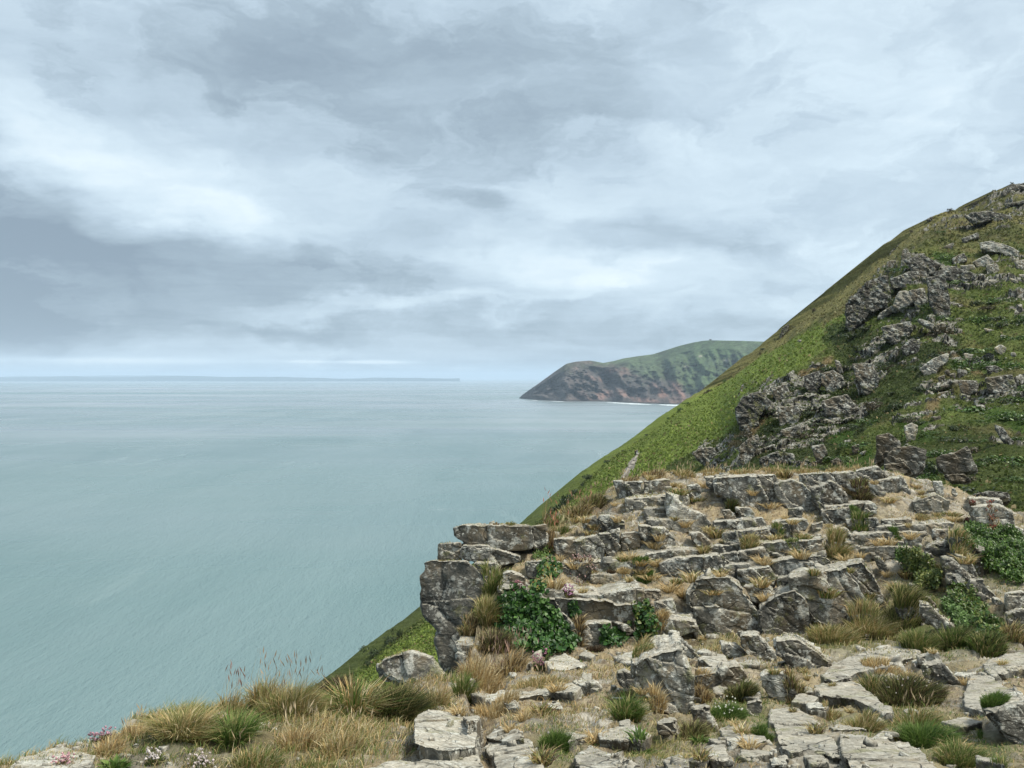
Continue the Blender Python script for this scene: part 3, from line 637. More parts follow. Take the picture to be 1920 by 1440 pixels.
# relief: broken ledges in the bedrock (bedding steps), lumps, small stones
st = fbm(G0*np.array([0.5, 0.5, 0.5]), 401, 3)*0.8
hgt = G0[:, 2]-0.10*G0[:, 0]+st
stp = 0.24; fr_ = hgt/stp-np.floor(hgt/stp)
terr = (np.clip((fr_-0.62)/0.30, 0, 1)-fr_)*stp*0.45
wt_ = np.interp(G0[:, 1], [4, 6.5, 9, 16], [0.15, 0.5, 0.9, 1.0])*(1-np.clip(W['g']+W['o'], 0, 1).ravel()*0.8)
lum = fbm(G0*1.3, 402, 4)*0.07+fbm(G0*4.5, 403, 4, 0.6)*0.045+fbm(G0*14, 404, 3, 0.6)*0.012
vd1, vd2, vid = voro(G0*np.array([2.6, 2.6, 4.5])+fbm(G0*2, 405, 2)[:, None]*0.5, 9)
stone = (vid-0.45)*0.09*np.interp(G0[:, 1], [3, 8], [0.3, 1.0])-np.exp(-(vd2-vd1)/0.08)*0.03
GV = G0.copy(); GV[:, 2] += terr*wt_+lum+stone*(1-np.clip(W['g']+W['o']+W['s'], 0, 1).ravel()*0.7)
GG = GV.reshape(gnr, gnc, 3)
mask = np.stack([np.clip(W['g']+W['o']*0.8, 0, 1), np.clip(W['r']-W['s']*0.3, 0, 1), np.clip(W['d']+0.5*W['n'], 0, 1)], -1)
# back of the crag beyond the edge, and the rock top the photographer stands on
edge = GG[-1].copy(); ext = []
drop = np.interp(pxs, [-400, 860, 960, 1150, 1700, 1900, 3400], [1.0, 1.0, 0.8, 0.5, 0.35, 0.35, 0.35])
for dY, dz_ in ((0.25, -0.12), (0.8, -0.9), (2.0, -4.0), (5, -14), (14, -40), (30, -75)):
    p_ = edge.copy(); p_[:, 1] += dY; p_[:, 0] += dY*(edge[:, 0]/edge[:, 1]); p_[:, 2] += dz_*drop; ext.append(p_)
near = []
for y_, z_ in ((1.4, -1.66), (0.5, -1.62), (-1.0, -1.65), (-4, -1.9), (-9, -3.0), (-20, -9)):
    p_ = GG[0].copy(); p_[:, 0] = GG[0][:, 0]*(1+(2.2-y_)*0.35); p_[:, 1] = y_
    p_[:, 2] = EYE+z_-np.clip(-3.0-p_[:, 0], 0, None)*0.9-np.clip(np.abs(p_[:, 0])-9, 0, None)*0.3; near.insert(0, p_)
lft = np.concatenate([np.stack(near), GG, np.stack(ext)])
mk = np.concatenate([np.repeat(mask[:1], len(near), 0), mask, np.repeat(mask[-1:], len(ext), 0)])
side = lft[:, :1].copy(); side[:, :, 0] -= 3; side[:, :, 2] -= 12; side2 = side.copy(); side2[:, :, 0] -= 14; side2[:, :, 2] -= 45
lft = np.concatenate([side2, side, lft], 1); mk = np.concatenate([mk[:, :1], mk[:, :1], mk], 1)
GR, GN = lft.shape[:2]
me = make_mesh('ground', lft.reshape(-1, 3), grid_faces(GR, GN)); add_col(me, mk.reshape(-1, 3))
ground = tag(link('ground', me, m_g), kind='structure')
GFACES = grid_faces(GR, GN)
# ------------------------------------------------------------------ rocks
FR = {'A': (760,840,3.2), 'B': (1320,840,3.2), 'C': (900,600,3.2), 'D': (1320,320,3.2), 'E': (1320,620,3.2), 'F': (0,1140,3.2), 'G': (560,1140,3.2), 'H': (1120,1140,2.4), 'K': (1640,980,6.857), 'J': (1100,1080,4.8)}
def fr(f, pts): o = FR[f]; return [(o[0]+x/o[2], o[1]+y/o[2]) for x, y in pts]
def g_pt(px_, py_):
    py_ = max(py_, float(np.interp(px_, *zip(*GL.crest)))+0.5)
    Y = float(GL.Y(px_, py_)[0]); return un(px_, py_, Y)
ROCKS = []
def rock(kind, f, pts, label, name='rock_ledge', cat='rock ledge', mat=None, Y=None, yaw=0, lean=0.35, dep=None, far=False, seed=None, group=None, rnd=0, fall=0.55, foot=None, cs=1.0, lift=0.04):
    ROCKS.append(dict(kind=kind, poly=fr(f, pts), label=label, name=name, cat=cat, mat=mat, Y=Y, yaw=yaw, lean=lean, dep=dep, far=far, seed=seed if seed is not None else len(ROCKS)*7+3, group=group, rnd=rnd, fall=fall, foot=(1.0 if Y is None else 0.0) if foot is None else foot, cs=cs, lift=lift))
GA = 'rock ledges of the terraced crag'; GBd = 'loose boulders and stones'; GS = 'flat slabs in the turf of the crag top'; GC_ = 'crags on the hillside'; GSm = 'pale stones scattered on the hillside'
# the great overhanging block at the left end of the crag, and what is stacked on it
rock('F','A',[(105,690),(200,675),(370,680),(420,720),(500,760),(505,830),(440,900),(400,960),(380,1050),(330,1090),(345,1165),(440,1185),(480,1250),(440,1340),(320,1395),(240,1370),(200,1290),(178,1180),(200,1110),(150,1050),(100,990),(75,880),(78,770),(110,740)],'great grey bulging block overhanging the drop above the sea',cs=5.0,mat='dark',Y=10.6,yaw=12,lean=0.06,dep=1.7,fall=1.0,group=GA,rnd=1)
rock('F','A',[(300,1180),(440,1185),(600,1200),(640,1250),(600,1340),(460,1360),(330,1340)],'rough fluted rock low in the hollow below the ivy',Y=8.7,yaw=0,lean=0.4,dep=1.2,mat='dark',group=GA)
rock('F','A',[(410,690),(540,690),(560,760),(505,820),(440,750)],'pale lichened face wedged under the long top ledge',Y=10.9,yaw=-20,lean=0.3,dep=1.0,group=GA)
rock('F','A',[(330,590),(500,595),(690,650),(685,700),(560,725),(500,700),(350,680)],'thin cracked course of slate beneath the long top ledge',Y=11.3,lean=0.2,dep=1.4,group=GA)
rock('F','A',[(278,478),(345,462),(480,465),(750,465),(775,600),(660,610),(500,600),(380,595),(335,560),(290,530)],'long square-edged top ledge with grass sprouting on its rim, left end of the crag',cs=2.2,Y=11.5,lean=0.12,dep=1.8,fall=0.93,group=GA)
rock('F','A',[(345,585),(500,590),(505,690),(400,690),(320,660),(330,610)],'blocky middle course between the top ledge and the bulging block',Y=11.25,lean=0.15,dep=1.2,group=GA)
rock('F','A',[(195,575),(325,568),(340,710),(205,710)],'small stack of thin slates at the seaward end of the crag',Y=11.4,lean=0.1,dep=1.0,fall=1.0,group=GA)
rock('F','A',[(757,468),(845,455),(855,560),(800,610),(770,600)],'upright tapered block closing the right end of the top ledge',Y=11.7,lean=0.1,dep=1.2,fall=1.0,group=GA)
rock('F','A',[(510,925),(560,920),(580,975),(520,985)],'small grey stone perched on the mossy gully',Y=9.9,dep=0.3,name='rock',cat='rock',group=GBd)
rock('F','A',[(340,1050),(400,1045),(440,1090),(430,1150),(360,1140)],'dark stub of rock jutting from brown grass in the gully',Y=9.6,dep=0.6,name='rock',cat='rock',mat='dark',group=GBd)
# second tier at the left
rock('F','A',[(890,545),(1010,540),(1030,640),(940,635),(905,600)],'square grey block beside the red dock spikes',group=GA,yaw=10)
rock('F','A',[(1012,560),(1150,520),(1205,600),(1190,645),(1040,645)],'pale wedge-shaped block second from the dock spikes',group=GA,yaw=10)
rock('F','A',[(1160,515),(1290,502),(1290,560),(1250,605),(1205,605)],'split block with yellow-green lichen on its corner',group=GA)
rock('F','A',[(1295,510),(1400,505),(1415,560),(1300,570)],'low plain block right of the lichened split block',group=GA)
rock('F','A',[(1060,425),(1150,405),(1175,480),(1080,500)],'rounded pale boulder in straw grass near the crag edge',name='boulder',cat='boulder',group=GBd,rnd=1)
rock('F','A',[(1160,405),(1220,400),(1320,440),(1310,485),(1180,475)],'dark broken rock leaning on the rounded pale boulder',group=GBd,name='rock',cat='rock',mat='dark')
rock('F','A',[(1390,465),(1470,470),(1560,560),(1470,550)],'thin slanting slab left of a pair of twin slabs',group=GA,yaw=25)
rock('F','A',[(1475,475),(1560,480),(1640,575),(1550,580)],'broad slanting slab, right one of the twin slabs',group=GA,yaw=25)
rock('F','A',[(1555,262),(1620,290),(1660,350),(1760,390),(1850,440),(1800,455),(1640,400),(1590,340)],'long white-streaked slab lying slantwise down the terraces',mat='pale',yaw=15,lean=0.8,dep=0.5,group=GA)
rock('F','A',[(1700,510),(1770,505),(1830,560),(1760,570)],'low slanting block above the dusty ledge',group=GA)
rock('F','A',[(1248,195),(1300,192),(1335,275),(1275,275)],'outermost corner block at the left end of the highest ledge',group=GA)
rock('F','A',[(1312,203),(1425,198),(1400,270),(1340,278)],'second block from the left end of the highest ledge',group=GA)
rock('F','A',[(1430,198),(1590,188),(1600,235),(1510,255),(1430,240)],'long thin block in the left part of the highest ledge',group=GA)
rock('F','A',[(1690,225),(1760,215),(1780,290),(1720,290)],'grey angular block under the highest ledge, near its left part',group=GA)
# third tier
rock('F','A',[(720,683),(820,678),(832,760),(735,740)],'small cut-looking block left of the dusty low ledge',group=GA)
rock('F','A',[(825,695),(1100,680),(1450,676),(1445,722),(1140,730),(840,722)],'long low ledge with thrift and heather growing along its foot',group=GA,lean=0.5,dep=1.2)
rock('F','A',[(1520,695),(1620,660),(1880,642),(1900,705),(1700,715),(1600,722)],'dusty ledge stepping down toward the trodden terrace',group=GA,dep=1.3)
rock('F','A',[(1430,640),(1600,612),(1760,610),(1740,640),(1560,650)],'narrow pale lip above the dusty ledge',group=GA,dep=1.0)
# the ivy wall
rock('F','A',[(580,752),(640,740),(725,782),(722,820),(600,805)],'mossy capping stone above the left side of the ivy',group=GA)
rock('F','A',[(560,835),(700,840),(760,880),(900,900),(1010,1060),(1020,1180),(960,1260),(720,1270),(640,1190),(600,1050),(580,940)],'steep rock wall almost hidden behind the ivy',mat='dark',Y=9.55,yaw=-5,lean=0.25,dep=1.4,group=GA)
rock('F','A',[(780,840),(860,850),(1040,880),(1190,880),(1300,850),(1425,838),(1430,900),(1270,938),(1190,902),(1040,905),(870,895),(790,880)],'projecting lip of slate above the ivy wall, split into three',group=GA,lean=0.2,dep=1.5,Y=9.95,foot=0.3)
rock('F','A',[(830,925),(880,895),(1040,905),(1200,905),(1270,940),(1400,930),(1390,1060),(1330,1100),(1230,1045),(1040,1060),(1000,1120),(950,1030)],'broad overhung face with large white lichen blots',group=GA,lean=0.1,dep=1.3,Y=9.75,yaw=-8,foot=0.6)
rock('F','A',[(1000,1062),(1110,1052),(1225,1050),(1240,1150),(1130,1190),(1020,1190)],'lowest face of the ivy wall splashed with white lichen',group=GA,lean=0.15,dep=1.0,Y=9.45,mat='pale',foot=1.0)
rock('F','A',[(1250,1040),(1330,1060),(1380,1110),(1330,1130),(1270,1080)],'dark undercut stone between two patches of creeper',group=GA,Y=9.6,mat='dark')
rock('F','A',[(1420,855),(1530,850),(1535,905),(1430,910)],'smooth grey block at the right end of the split slate lip',group=GA,Y=10.0)
rock('F','A',[(1488,922),(1610,908),(1635,985),(1530,1005)],'small squared block above the boxy stone',group=GA,Y=9.9)
rock('F','A',[(1450,1050),(1530,1020),(1740,1040),(1758,1095),(1640,1135),(1535,1135)],'boxy stone with a flat pale top in front of the terraces',name='boulder',cat='boulder',group=GBd,Y=9.35,yaw=-12,lean=0.15,dep=0.75)
# the big front faces
rock('F','B',[(-60,790),(10,775),(150,775),(215,830),(270,900),(330,1000),(385,1100),(200,1085),(0,1085),(-90,950),(-110,880)],'wide lichen-spotted face slanting down behind the boxy stone',group=GA,dep=1.3,lean=0.35)
rock('F','B',[(240,832),(370,810),(430,880),(390,955),(290,925)],'small face stepped back between two large lichened faces',group=GA,Y=10.25)
rock('F','B',[(370,925),(450,880),(545,852),(600,900),(635,945),(655,1112),(500,1110),(395,1105),(320,980)],'tall rounded face split by one long horizontal crack',group=GA,dep=1.3,lean=0.35,mat='dark')
rock('F','B',[(510,778),(700,740),(860,712),(960,880),(1075,1040),(990,1020),(900,1000),(780,960),(650,905),(580,840)],'large smooth parallelogram face with round white lichens',cs=2.2,group=GA,dep=1.4,lean=0.5,yaw=8)
rock('F','B',[(830,708),(950,680),(1020,760),(1115,935),(1010,890),(940,800)],'dark cleft slab at the right edge of the parallelogram face',group=GA,dep=1.2,lean=0.5,mat='dark')
rock('F','B',[(440,780),(510,770),(570,850),(530,860),(460,830)],'crumbling wedge at the left of the parallelogram face',group=GA)
rock('F','B',[(860,1010),(980,990),(1060,1040),(960,1060)],'low slab in olive grass at the foot of the parallelogram face',group=GA)
# highest ledge
rock('F','B',[(0,175),(60,172),(180,240),(170,255),(60,215)],'shallow slab at the start of the highest ledge, right of the thin block',group=GA)
rock('F','B',[(60,176),(320,165),(350,250),(385,310),(350,342),(250,312),(170,240)],'broad pale facet of the highest ledge with spalled foot',group=GA,dep=1.0,lean=0.45)
rock('F','B',[(325,166),(432,160),(470,280),(430,315),(388,295)],'narrow facet of the highest ledge beside a mossy groove',group=GA,lean=0.45)
rock('F','B',[(430,212),(520,190),(600,215),(695,322),(640,335),(500,322),(470,280)],'rough bulging facet in the middle of the highest ledge',group=GA,lean=0.5)
rock('F','B',[(575,158),(690,150),(765,150),(800,205),(660,262),(605,220)],'upper smooth facet in the middle of the highest ledge',group=GA,lean=0.4)
rock('F','B',[(650,245),(760,197),(800,220),(885,342),(720,352),(690,312)],'large dark rhomb-shaped facet of the highest ledge',group=GA,lean=0.5,mat='dark',yaw=8)
rock('F','B',[(770,152),(900,140),(955,212),(860,218),(800,202)],'pale thin facet right of the upper smooth facet',group=GA,lean=0.4)
rock('F','B',[(905,135),(1055,110),(1110,182),(1030,212),(955,205)],'topmost right facet of the highest ledge by a tall rock tower',group=GA,lean=0.4)
rock('F','B',[(850,218),(1040,215),(1095,272),(1060,306),(960,272),(880,252)],'facet overhanging brown heather on the highest ledge',group=GA,lean=0.4,Y=13.7)
rock('F','B',[(1045,195),(1190,170),(1240,242),(1160,252),(1090,228)],'rounded facet at the far right of the highest ledge',group=GA)
rock('F','B',[(1240,325),(1400,275),(1480,332),(1470,358),(1300,352)],'pale worn step at the right side of the upper terrace',group=GA,mat='path')
rock('F','B',[(1370,200),(1430,198),(1440,265),(1390,262)],'small upright pale stone on the right skyline of the terrace',group=GBd,name='rock',cat='rock',mat='pale')
rock('F','B',[(1485,240),(1510,240),(1520,275),(1488,275)],'tiny pale stone near the edge beyond the worn step',group=GBd,name='rock',cat='rock',mat='pale')
# second tier right
rock('F','B',[(500,362),(590,356),(595,410),(520,412)],'short grey step beneath the bulging facet',group=GA)
rock('F','B',[(700,372),(880,358),(945,400),(870,418),(740,424)],'long flat step under the rhomb-shaped facet',group=GA)
rock('F','B',[(965,335),(1030,330),(1042,372),(960,384)],'cube-like stone at the end of brown heather',group=GBd,name='rock',cat='rock')
rock('F','B',[(955,418),(1040,420),(1062,482),(1000,484)],'sloping block under a green tuft in the middle terrace',group=GA)
rock('F','B',[(1065,432),(1250,425),(1252,450),(1090,472)],'thin long step right of the sloping block',group=GA)
rock('F','B',[(845,430),(950,420),(960,470),(880,465)],'lichened stub left of the sloping block',group=GA)
rock('F','B',[(240,445),(350,415),(372,462),(250,472)],'pointed pale step end beside the dark green tuft',group=GA)
rock('F','B',[(110,375),(160,370),(200,420),(130,420)],'slanting stone left of the dark green tuft',group=GA)
rock('F','B',[(190,355),(280,360),(305,400),(220,400)],'low slab right of the dark green tuft',group=GA)
rock('F','B',[(460,452),(505,452),(525,512),(480,505)],'rusty upright sliver in the third terrace step',group=GA)
rock('F','B',[(520,450),(560,450),(580,515),(530,510)],'twin sliver beside the rusty upright one',group=GA)
rock('F','B',[(640,462),(720,440),(722,462),(650,482)],'thin scrap of ledge left of the leafy tuft',group=GA)
rock('F','B',[(112,512),(200,502),(222,602),(140,592)],'squared leaning block left of an olive grass patch',group=GA,lean=0.5)
rock('F','B',[(333,508),(390,490),(412,545),(360,558)],'leaning block right of an olive grass patch',group=GA,lean=0.5)
rock('F','B',[(800,482),(850,475),(892,525),(840,528)],'small leaning block at the end of the dusty upper path',group=GA)
rock('F','B',[(430,572),(560,560),(720,540),(690,622),(610,624),(590,592),(450,588)],'thin wide ledge with a shadowed notch, centre of the terraces',group=GA,dep=1.0)
rock('F','B',[(880,545),(1000,540),(1015,570),(900,565)],'flat dusty lip left of a small green tuft',group=GA,mat='path')
rock('F','B',[(1030,540),(1100,545),(1110,580),(1060,575)],'worn nub below a small green tuft',group=GA)
rock('F','B',[(1110,562),(1200,560),(1202,592),(1130,592)],'dark-shadowed nub right of the worn nub',group=GA)
rock('F','B',[(1200,548),(1300,530),(1312,572),(1210,572)],'pale step nearest the right end of the middle terrace',group=GA,mat='pale')
rock('F','B',[(-10,655),(85,640),(98,722),(0,732)],'grooved block at the far left of the fourth step',group=GA)
rock('F','B',[(95,640),(200,622),(222,692),(110,702)],'brown-stained block second in the fourth step',group=GA)
rock('F','B',[(210,622),(358,596),(398,660),(240,684)],'clean-edged grey block third in the fourth step',group=GA,dep=1.0)
rock('F','B',[(398,684),(560,658),(730,640),(772,690),(700,712),(600,722),(440,742)],'long grey block with lichen dots above the big faces',group=GA,dep=1.1,lean=0.4)
rock('F','B',[(200,735),(300,722),(395,712),(432,780),(340,800),(235,792)],'dark double block sunk just above the stepped-back face',group=GA,mat='dark')
# right-hand outcrop
rock('F','K',[(755,82),(870,80),(965,212),(890,238),(740,190)],'squared block at the top of the right-hand outcrop',group=GA)
rock('F','K',[(960,190),(1110,180),(1180,270),(1330,340),(1430,350),(1430,430),(1380,500),(1400,600),(1330,560),(1260,480),(1200,460),(1080,400),(1010,330)],'ragged upper mass of the right-hand outcrop beside the bright shrub',group=GA,dep=0.9,lean=0.6,mat='dark')
rock('F','K',[(720,275),(940,230),(1020,330),(1040,400),(900,432),(720,385),(640,335)],'weathered crown stone of the right-hand outcrop',group=GA,lean=0.6)
rock('F','K',[(870,440),(960,450),(1060,510),(1150,600),(1245,712),(1225,800),(1160,860),(1060,760),(1000,640),(930,600)],'long dark slab with white streaks on the right-hand outcrop',group=GA,lean=0.7,yaw=10,mat='dark')
rock('F','K',[(1030,400),(1180,440),(1250,520),(1370,720),(1250,712),(1100,530)],'brown-black slab behind the white-streaked one',group=GA,lean=0.6,mat='dark')
rock('F','K',[(1230,742),(1390,730),(1480,870),(1570,930),(1500,970),(1440,950),(1300,870),(1210,840)],'pale-crowned rock halfway down the right-hand outcrop',group=GA,lean=0.5)
rock('F','K',[(350,362),(460,362),(560,440),(740,560),(830,660),(720,640),(600,560),(440,490)],'slanting rib of rock above the tall yellow fern clump',group=GA,lean=0.6)
rock('F','K',[(560,530),(640,545),(760,620),(830,680),(780,690),(660,600)],'lower parallel rib under the slanting rib',group=GA,lean=0.6)
rock('F','K',[(910,660),(1000,650),(1080,760),(1170,880),(1060,845),(960,745)],'small stepped stone leading down from the crown stone',group=GA,lean=0.6)
rock('F','K',[(1510,962),(1590,975),(1660,1040),(1600,1052),(1540,1012)],'white-topped chip beside the pale-crowned rock',group=GA,mat='pale')
rock('F','K',[(1700,920),(1925,895),(2000,1000),(1925,1070),(1840,1112),(1740,1092),(1680,1000)],'pale overhanging rock at the right edge of the outcrop',group=GA,mat='pale',lean=0.1)
rock('F','K',[(1700,1185),(1920,1110),(2000,1200),(1925,1270),(1820,1325),(1740,1255)],'smooth grey rock under the pale overhanging one',group=GA,lean=0.1)
rock('F','K',[(285,1105),(420,1070),(620,1112),(645,1222),(520,1225),(310,1145)],'flat overhanging flake above the olive grass bank',group=GA,lean=0.05,dep=0.7)
rock('F','K',[(600,1030),(700,1062),(870,1230),(1060,1385),(1040,1420),(900,1402),(780,1245),(660,1165)],'long white-spotted beam of rock pointing down the grass bank',group=GA,lean=0.5,mat='near2')
rock('F','K',[(405,850),(460,845),(560,920),(600,965),(470,942)],'short rib beside the fern clump',group=GA)
rock('F','K',[(630,945),(700,958),(830,1085),(730,1020)],'thin rib above the white-spotted beam',group=GA)
rock('F','K',[(430,782),(500,785),(592,895),(510,890)],'brown rounded rib at the foot of the fern clump',group=GA)
rock('F','K',[(0,440),(70,430),(175,592),(100,585)],'pale narrow blade of rock right of the dark cleft slab',group=GA,lean=0.5)
rock('F','K',[(1640,62),(1850,58),(1925,108),(1925,230),(1840,205),(1700,115)],'flat white-topped boulder at the right edge behind the bright shrub',group=GBd,name='boulder',cat='boulder',mat='pale')
rock('F','K',[(1440,1200),(1560,1215),(1645,1290),(1600,1400),(1480,1265)],'dark rock half hidden in green leaves above the path',group=GBd,name='rock',cat='rock',mat='dark')
rock('F','B',[(1580,298),(1700,302),(1790,312),(1800,340),(1640,345)],'pale flat shelf at the right end of the upper terrace',group=GA,mat='pale')
rock('F','B',[(1600,350),(1790,345),(1850,390),(1872,450),(1800,420),(1640,392)],'long layered shelf ending in a square corner at the right',group=GA,mat='pale')
# lower rocks in front of the big faces
rock('F','B',[(225,1125),(320,1120),(440,1245),(385,1262),(260,1185)],'slanting grey rib below the wide lichen-spotted face',group=GA,lean=0.6)
rock('F','B',[(425,1155),(560,1148),(660,1210),(770,1302),(740,1332),(640,1275),(510,1205)],'pale-topped slanting slab beside the trodden path',group=GA,lean=0.5,mat='near2')
rock('F','B',[(100,1172),(200,1190),(262,1242),(150,1232)],'low white-edged stone in tawny grass',group=GBd,name='rock',cat='rock')
rock('F','B',[(1285,1255),(1400,1222),(1425,1282),(1335,1296)],'pale rounded top of the stone by the heath bush',group=GBd,name='boulder',cat='boulder',mat='pale',rnd=1)
rock('F','B',[(1320,1300),(1430,1290),(1525,1402),(1430,1425),(1370,1382)],'white-lichened dark stone right of the heath bush',group=GBd,name='boulder',cat='boulder')
rock('S','B',[(700,1370),(770,1292),(1000,1205),(1180,1185),(1290,1192),(1262,1250),(950,1340),(760,1402)],'wide trodden slab climbing between grass banks',group=GS,name='rock_slab',cat='rock slab',mat='path')
rock('S','B',[(1172,1162),(1280,1155),(1290,1212),(1190,1205)],'small slab at the head of the trodden path',group=GS,name='rock_slab',cat='rock slab',mat='path')
# the pale rock in the middle foreground
rock('F','J',[(560,600),(620,555),(760,540),(860,545),(905,600),(1000,730),(960,760),(880,720),(860,660),(760,640),(600,640)],'white crest of the tallest rock in the middle foreground',group=GBd,name='boulder',cat='boulder',mat='pale',dep=0.35,Y=7.7,lean=0.3,fall=0.8)
rock('F','J',[(420,800),(560,730),(700,680),(860,650),(880,790),(960,900),(950,1000),(900,1110),(800,1190),(700,1080),(600,920),(440,890)],'tall pale rock with a dark right flank, centre of the foreground',group=GBd,name='boulder',cat='boulder',mat='pale',dep=0.9,lean=0.45,yaw=-15)
rock('S','J',[(250,730),(470,655),(600,650),(560,740),(420,790),(300,770)],'smooth grey slab sloping up behind the tall pale rock',group=GS,name='rock_slab',cat='rock slab')
rock('F','J',[(278,870),(340,850),(430,890),(470,970),(380,970),(300,930)],'smooth rounded stone at the left foot of the tall pale rock',cs=2.2,group=GBd,name='boulder',cat='boulder',rnd=1)
rock('F','J',[(560,1060),(640,1080),(745,1240),(640,1235),(560,1160)],'narrow stone splinter under the tall pale rock',group=GBd,name='rock',cat='rock')
rock('S','J',[(1020,740),(1130,690),(1220,710),(1290,780),(1200,835),(1080,790)],'flat grey stone right of the tall pale rock',group=GS,name='rock_slab',cat='rock slab')
rock('F','J',[(970,900),(1160,870),(1230,820),(1380,810),(1450,890),(1380,920),(1200,1000),(1000,1000)],'white-edged low rock behind the clover cushion',group=GBd,name='boulder',cat='boulder',mat='near2')
rock('F','J',[(1560,890),(1700,865),(1820,900),(1880,1030),(1780,1080),(1640,1000)],'squat fractured rock with white patches left of the long slabs',group=GBd,name='boulder',cat='boulder',mat='pale')
rock('F','J',[(1210,610),(1290,620),(1430,710),(1370,720),(1240,660)],'small pale stone in mossy turf below the wide face',group=GBd,name='rock',cat='rock',mat='pale')
rock('F','J',[(1370,540),(1540,525),(1640,640),(1720,740),(1600,700),(1450,600)],'smooth slanting rib partly sunk in turf',group=GA,lean=0.7)
rock('F','J',[(1700,590),(1880,570),(1930,640),(1900,690),(1780,640)],'pale-topped step left of the tawny grass',group=GA)
rock('F','J',[(0,960),(70,945),(135,1010),(60,1035),(0,1000)],'small white stone in dry grass left of centre',group=GBd,name='rock',cat='rock',mat='pale')
rock('F','J',[(965,1190),(1080,1175),(1100,1250),(1180,1390),(1120,1400),(1020,1260)],'stone with a white nose under the clover cushion',group=GBd,name='rock',cat='rock',mat='near2')
rock('F','J',[(660,1325),(790,1310),(840,1440),(700,1440)],'upright grey stone among tawny tufts',group=GBd,name='rock',cat='rock')
rock('F','J',[(1430,1150),(1560,1115),(1600,1180),(1520,1250),(1440,1200)],'grey stone wedged right of the clover cushion',group=GBd,name='rock',cat='rock')
# slabs of the foreground
rock('S','H',[(870,420),(905,375),(1000,400),(965,432)],'small triangular slab above the large twin slabs',group=GS,name='rock_slab',cat='rock slab',mat='path')
rock('S','H',[(975,345),(1060,335),(1155,330),(1240,380),(1320,455),(1305,478),(1150,405),(1000,392)],'long trodden slab leading toward the grassy mound',group=GS,name='rock_slab',cat='rock slab',mat='path')
rock('S','H',[(785,455),(900,455),(1010,530),(1085,595),(1092,665),(1020,652),(810,600),(790,540)],'left one of the two large slabs at the bottom right',group=GS,name='rock_slab',cat='rock slab',mat='path')
rock('S','H',[(1100,570),(1240,590),(1400,600),(1480,660),(1560,740),(1150,740),(1110,660)],'right one of the two large slabs at the bottom edge',group=GS,name='rock_slab',cat='rock slab',mat='path')
rock('S','H',[(0,565),(70,535),(165,525),(242,570),(200,592),(10,592)],'rounded slab left of the dock plant at the bottom',group=GS,name='rock_slab',cat='rock slab')
rock('S','H',[(-20,665),(60,655),(120,668),(185,715),(180,740),(-20,740)],'slab cut by the bottom edge below the dock plant',group=GS,name='rock_slab',cat='rock slab')
rock('S','H',[(545,545),(640,510),(672,570),(600,602)],'wedge-shaped slab under the clover cushion',group=GS,name='rock_slab',cat='rock slab')
rock('S','H',[(640,580),(745,558),(765,590),(690,622)],'small slab touching the corner of the left large slab',group=GS,name='rock_slab',cat='rock slab')
rock('S','H',[(480,625),(570,612),(602,680),(520,682)],'cracked slab at the bottom between two grassy gaps',group=GS,name='rock_slab',cat='rock slab')
rock('S','H',[(300,685),(370,650),(412,712),(320,730)],'bottom-edge slab right of the dock plant',group=GS,name='rock_slab',cat='rock slab')
rock('S','H',[(820,622),(900,612),(930,640),(870,650)],'sliver of slab under the left large slab',group=GS,name='rock_slab',cat='rock slab',mat='path')
rock('S','H',[(930,665),(1010,662),(1040,690),(960,700)],'worn scrap of slab at the bottom edge, centre right',group=GS,name='rock_slab',cat='rock slab',mat='path')
rock('S','H',[(1640,380),(1700,295),(1740,290),(1900,385),(1935,410),(1935,470),(1740,470),(1650,440)],'big pale slab on the right beside the path',group=GS,name='rock_slab',cat='rock slab',mat='path')
rock('F','H',[(1740,475),(1935,420),(1990,520),(1960,640),(1840,590),(1790,540)],'grey lichened side of the rock under the big pale slab',group=GBd,name='boulder',cat='boulder',Y=3.9,dep=0.5)
rock('S','H',[(1740,262),(1850,205),(1990,190),(1990,262),(1900,262),(1780,302)],'pale path slab farther up at the right edge',group=GS,name='rock_slab',cat='rock slab',mat='path')
rock('S','H',[(1010,300),(1100,280),(1140,310),(1060,330)],'dark cracked step just below the trodden path',group=GS,name='rock_slab',cat='rock slab')
rock('S','G',[(685,700),(740,640),(785,622),(900,640),(1040,680),(1075,745),(1065,830),(900,852),(760,830),(690,800)],'ridged pale rock beside the dark heath bush',group=GBd,name='boulder',cat='boulder',mat='pale',lift=0.09)
rock('S','G',[(380,965),(560,915),(720,915),(850,848),(1060,846),(1125,965)],'whitish slab crossing the bottom edge below the ridged rock',group=GS,name='rock_slab',cat='rock slab',mat='pale')
rock('S','G',[(1110,775),(1180,722),(1230,708),(1310,722),(1352,782),(1240,800)],'small white-edged stone behind the brown pitted slab',group=GBd,name='boulder',cat='boulder',mat='near2',lift=0.07)
rock('S','G',[(1130,800),(1200,768),(1330,770),(1400,820),(1450,965),(1180,965)],'brown pitted slab left of the bright green cushion',group=GS,name='rock_slab',cat='rock slab')
rock('S','G',[(1470,310),(1600,268),(1720,340),(1600,375),(1500,358)],'white-crusted slab at the foot of the ivy',group=GS,name='rock_slab',cat='rock slab',mat='pale')
rock('S','G',[(1090,545),(1200,505),(1340,478),(1520,428),(1700,470),(1665,502),(1500,510),(1340,535),(1150,550)],'long pale slab lying across the dry grass',group=GS,name='rock_slab',cat='rock slab',mat='pale')
rock('S','G',[(1640,440),(1700,418),(1815,470),(1790,495),(1700,462)],'bright white slab end beside the long pale slab',group=GS,name='rock_slab',cat='rock slab',mat='pale')
rock('F','G',[(1235,585),(1290,563),(1315,600),(1270,610)],'white stone lying alone in the brown earth',group=GBd,name='rock',cat='rock',mat='pale',dep=0.15)
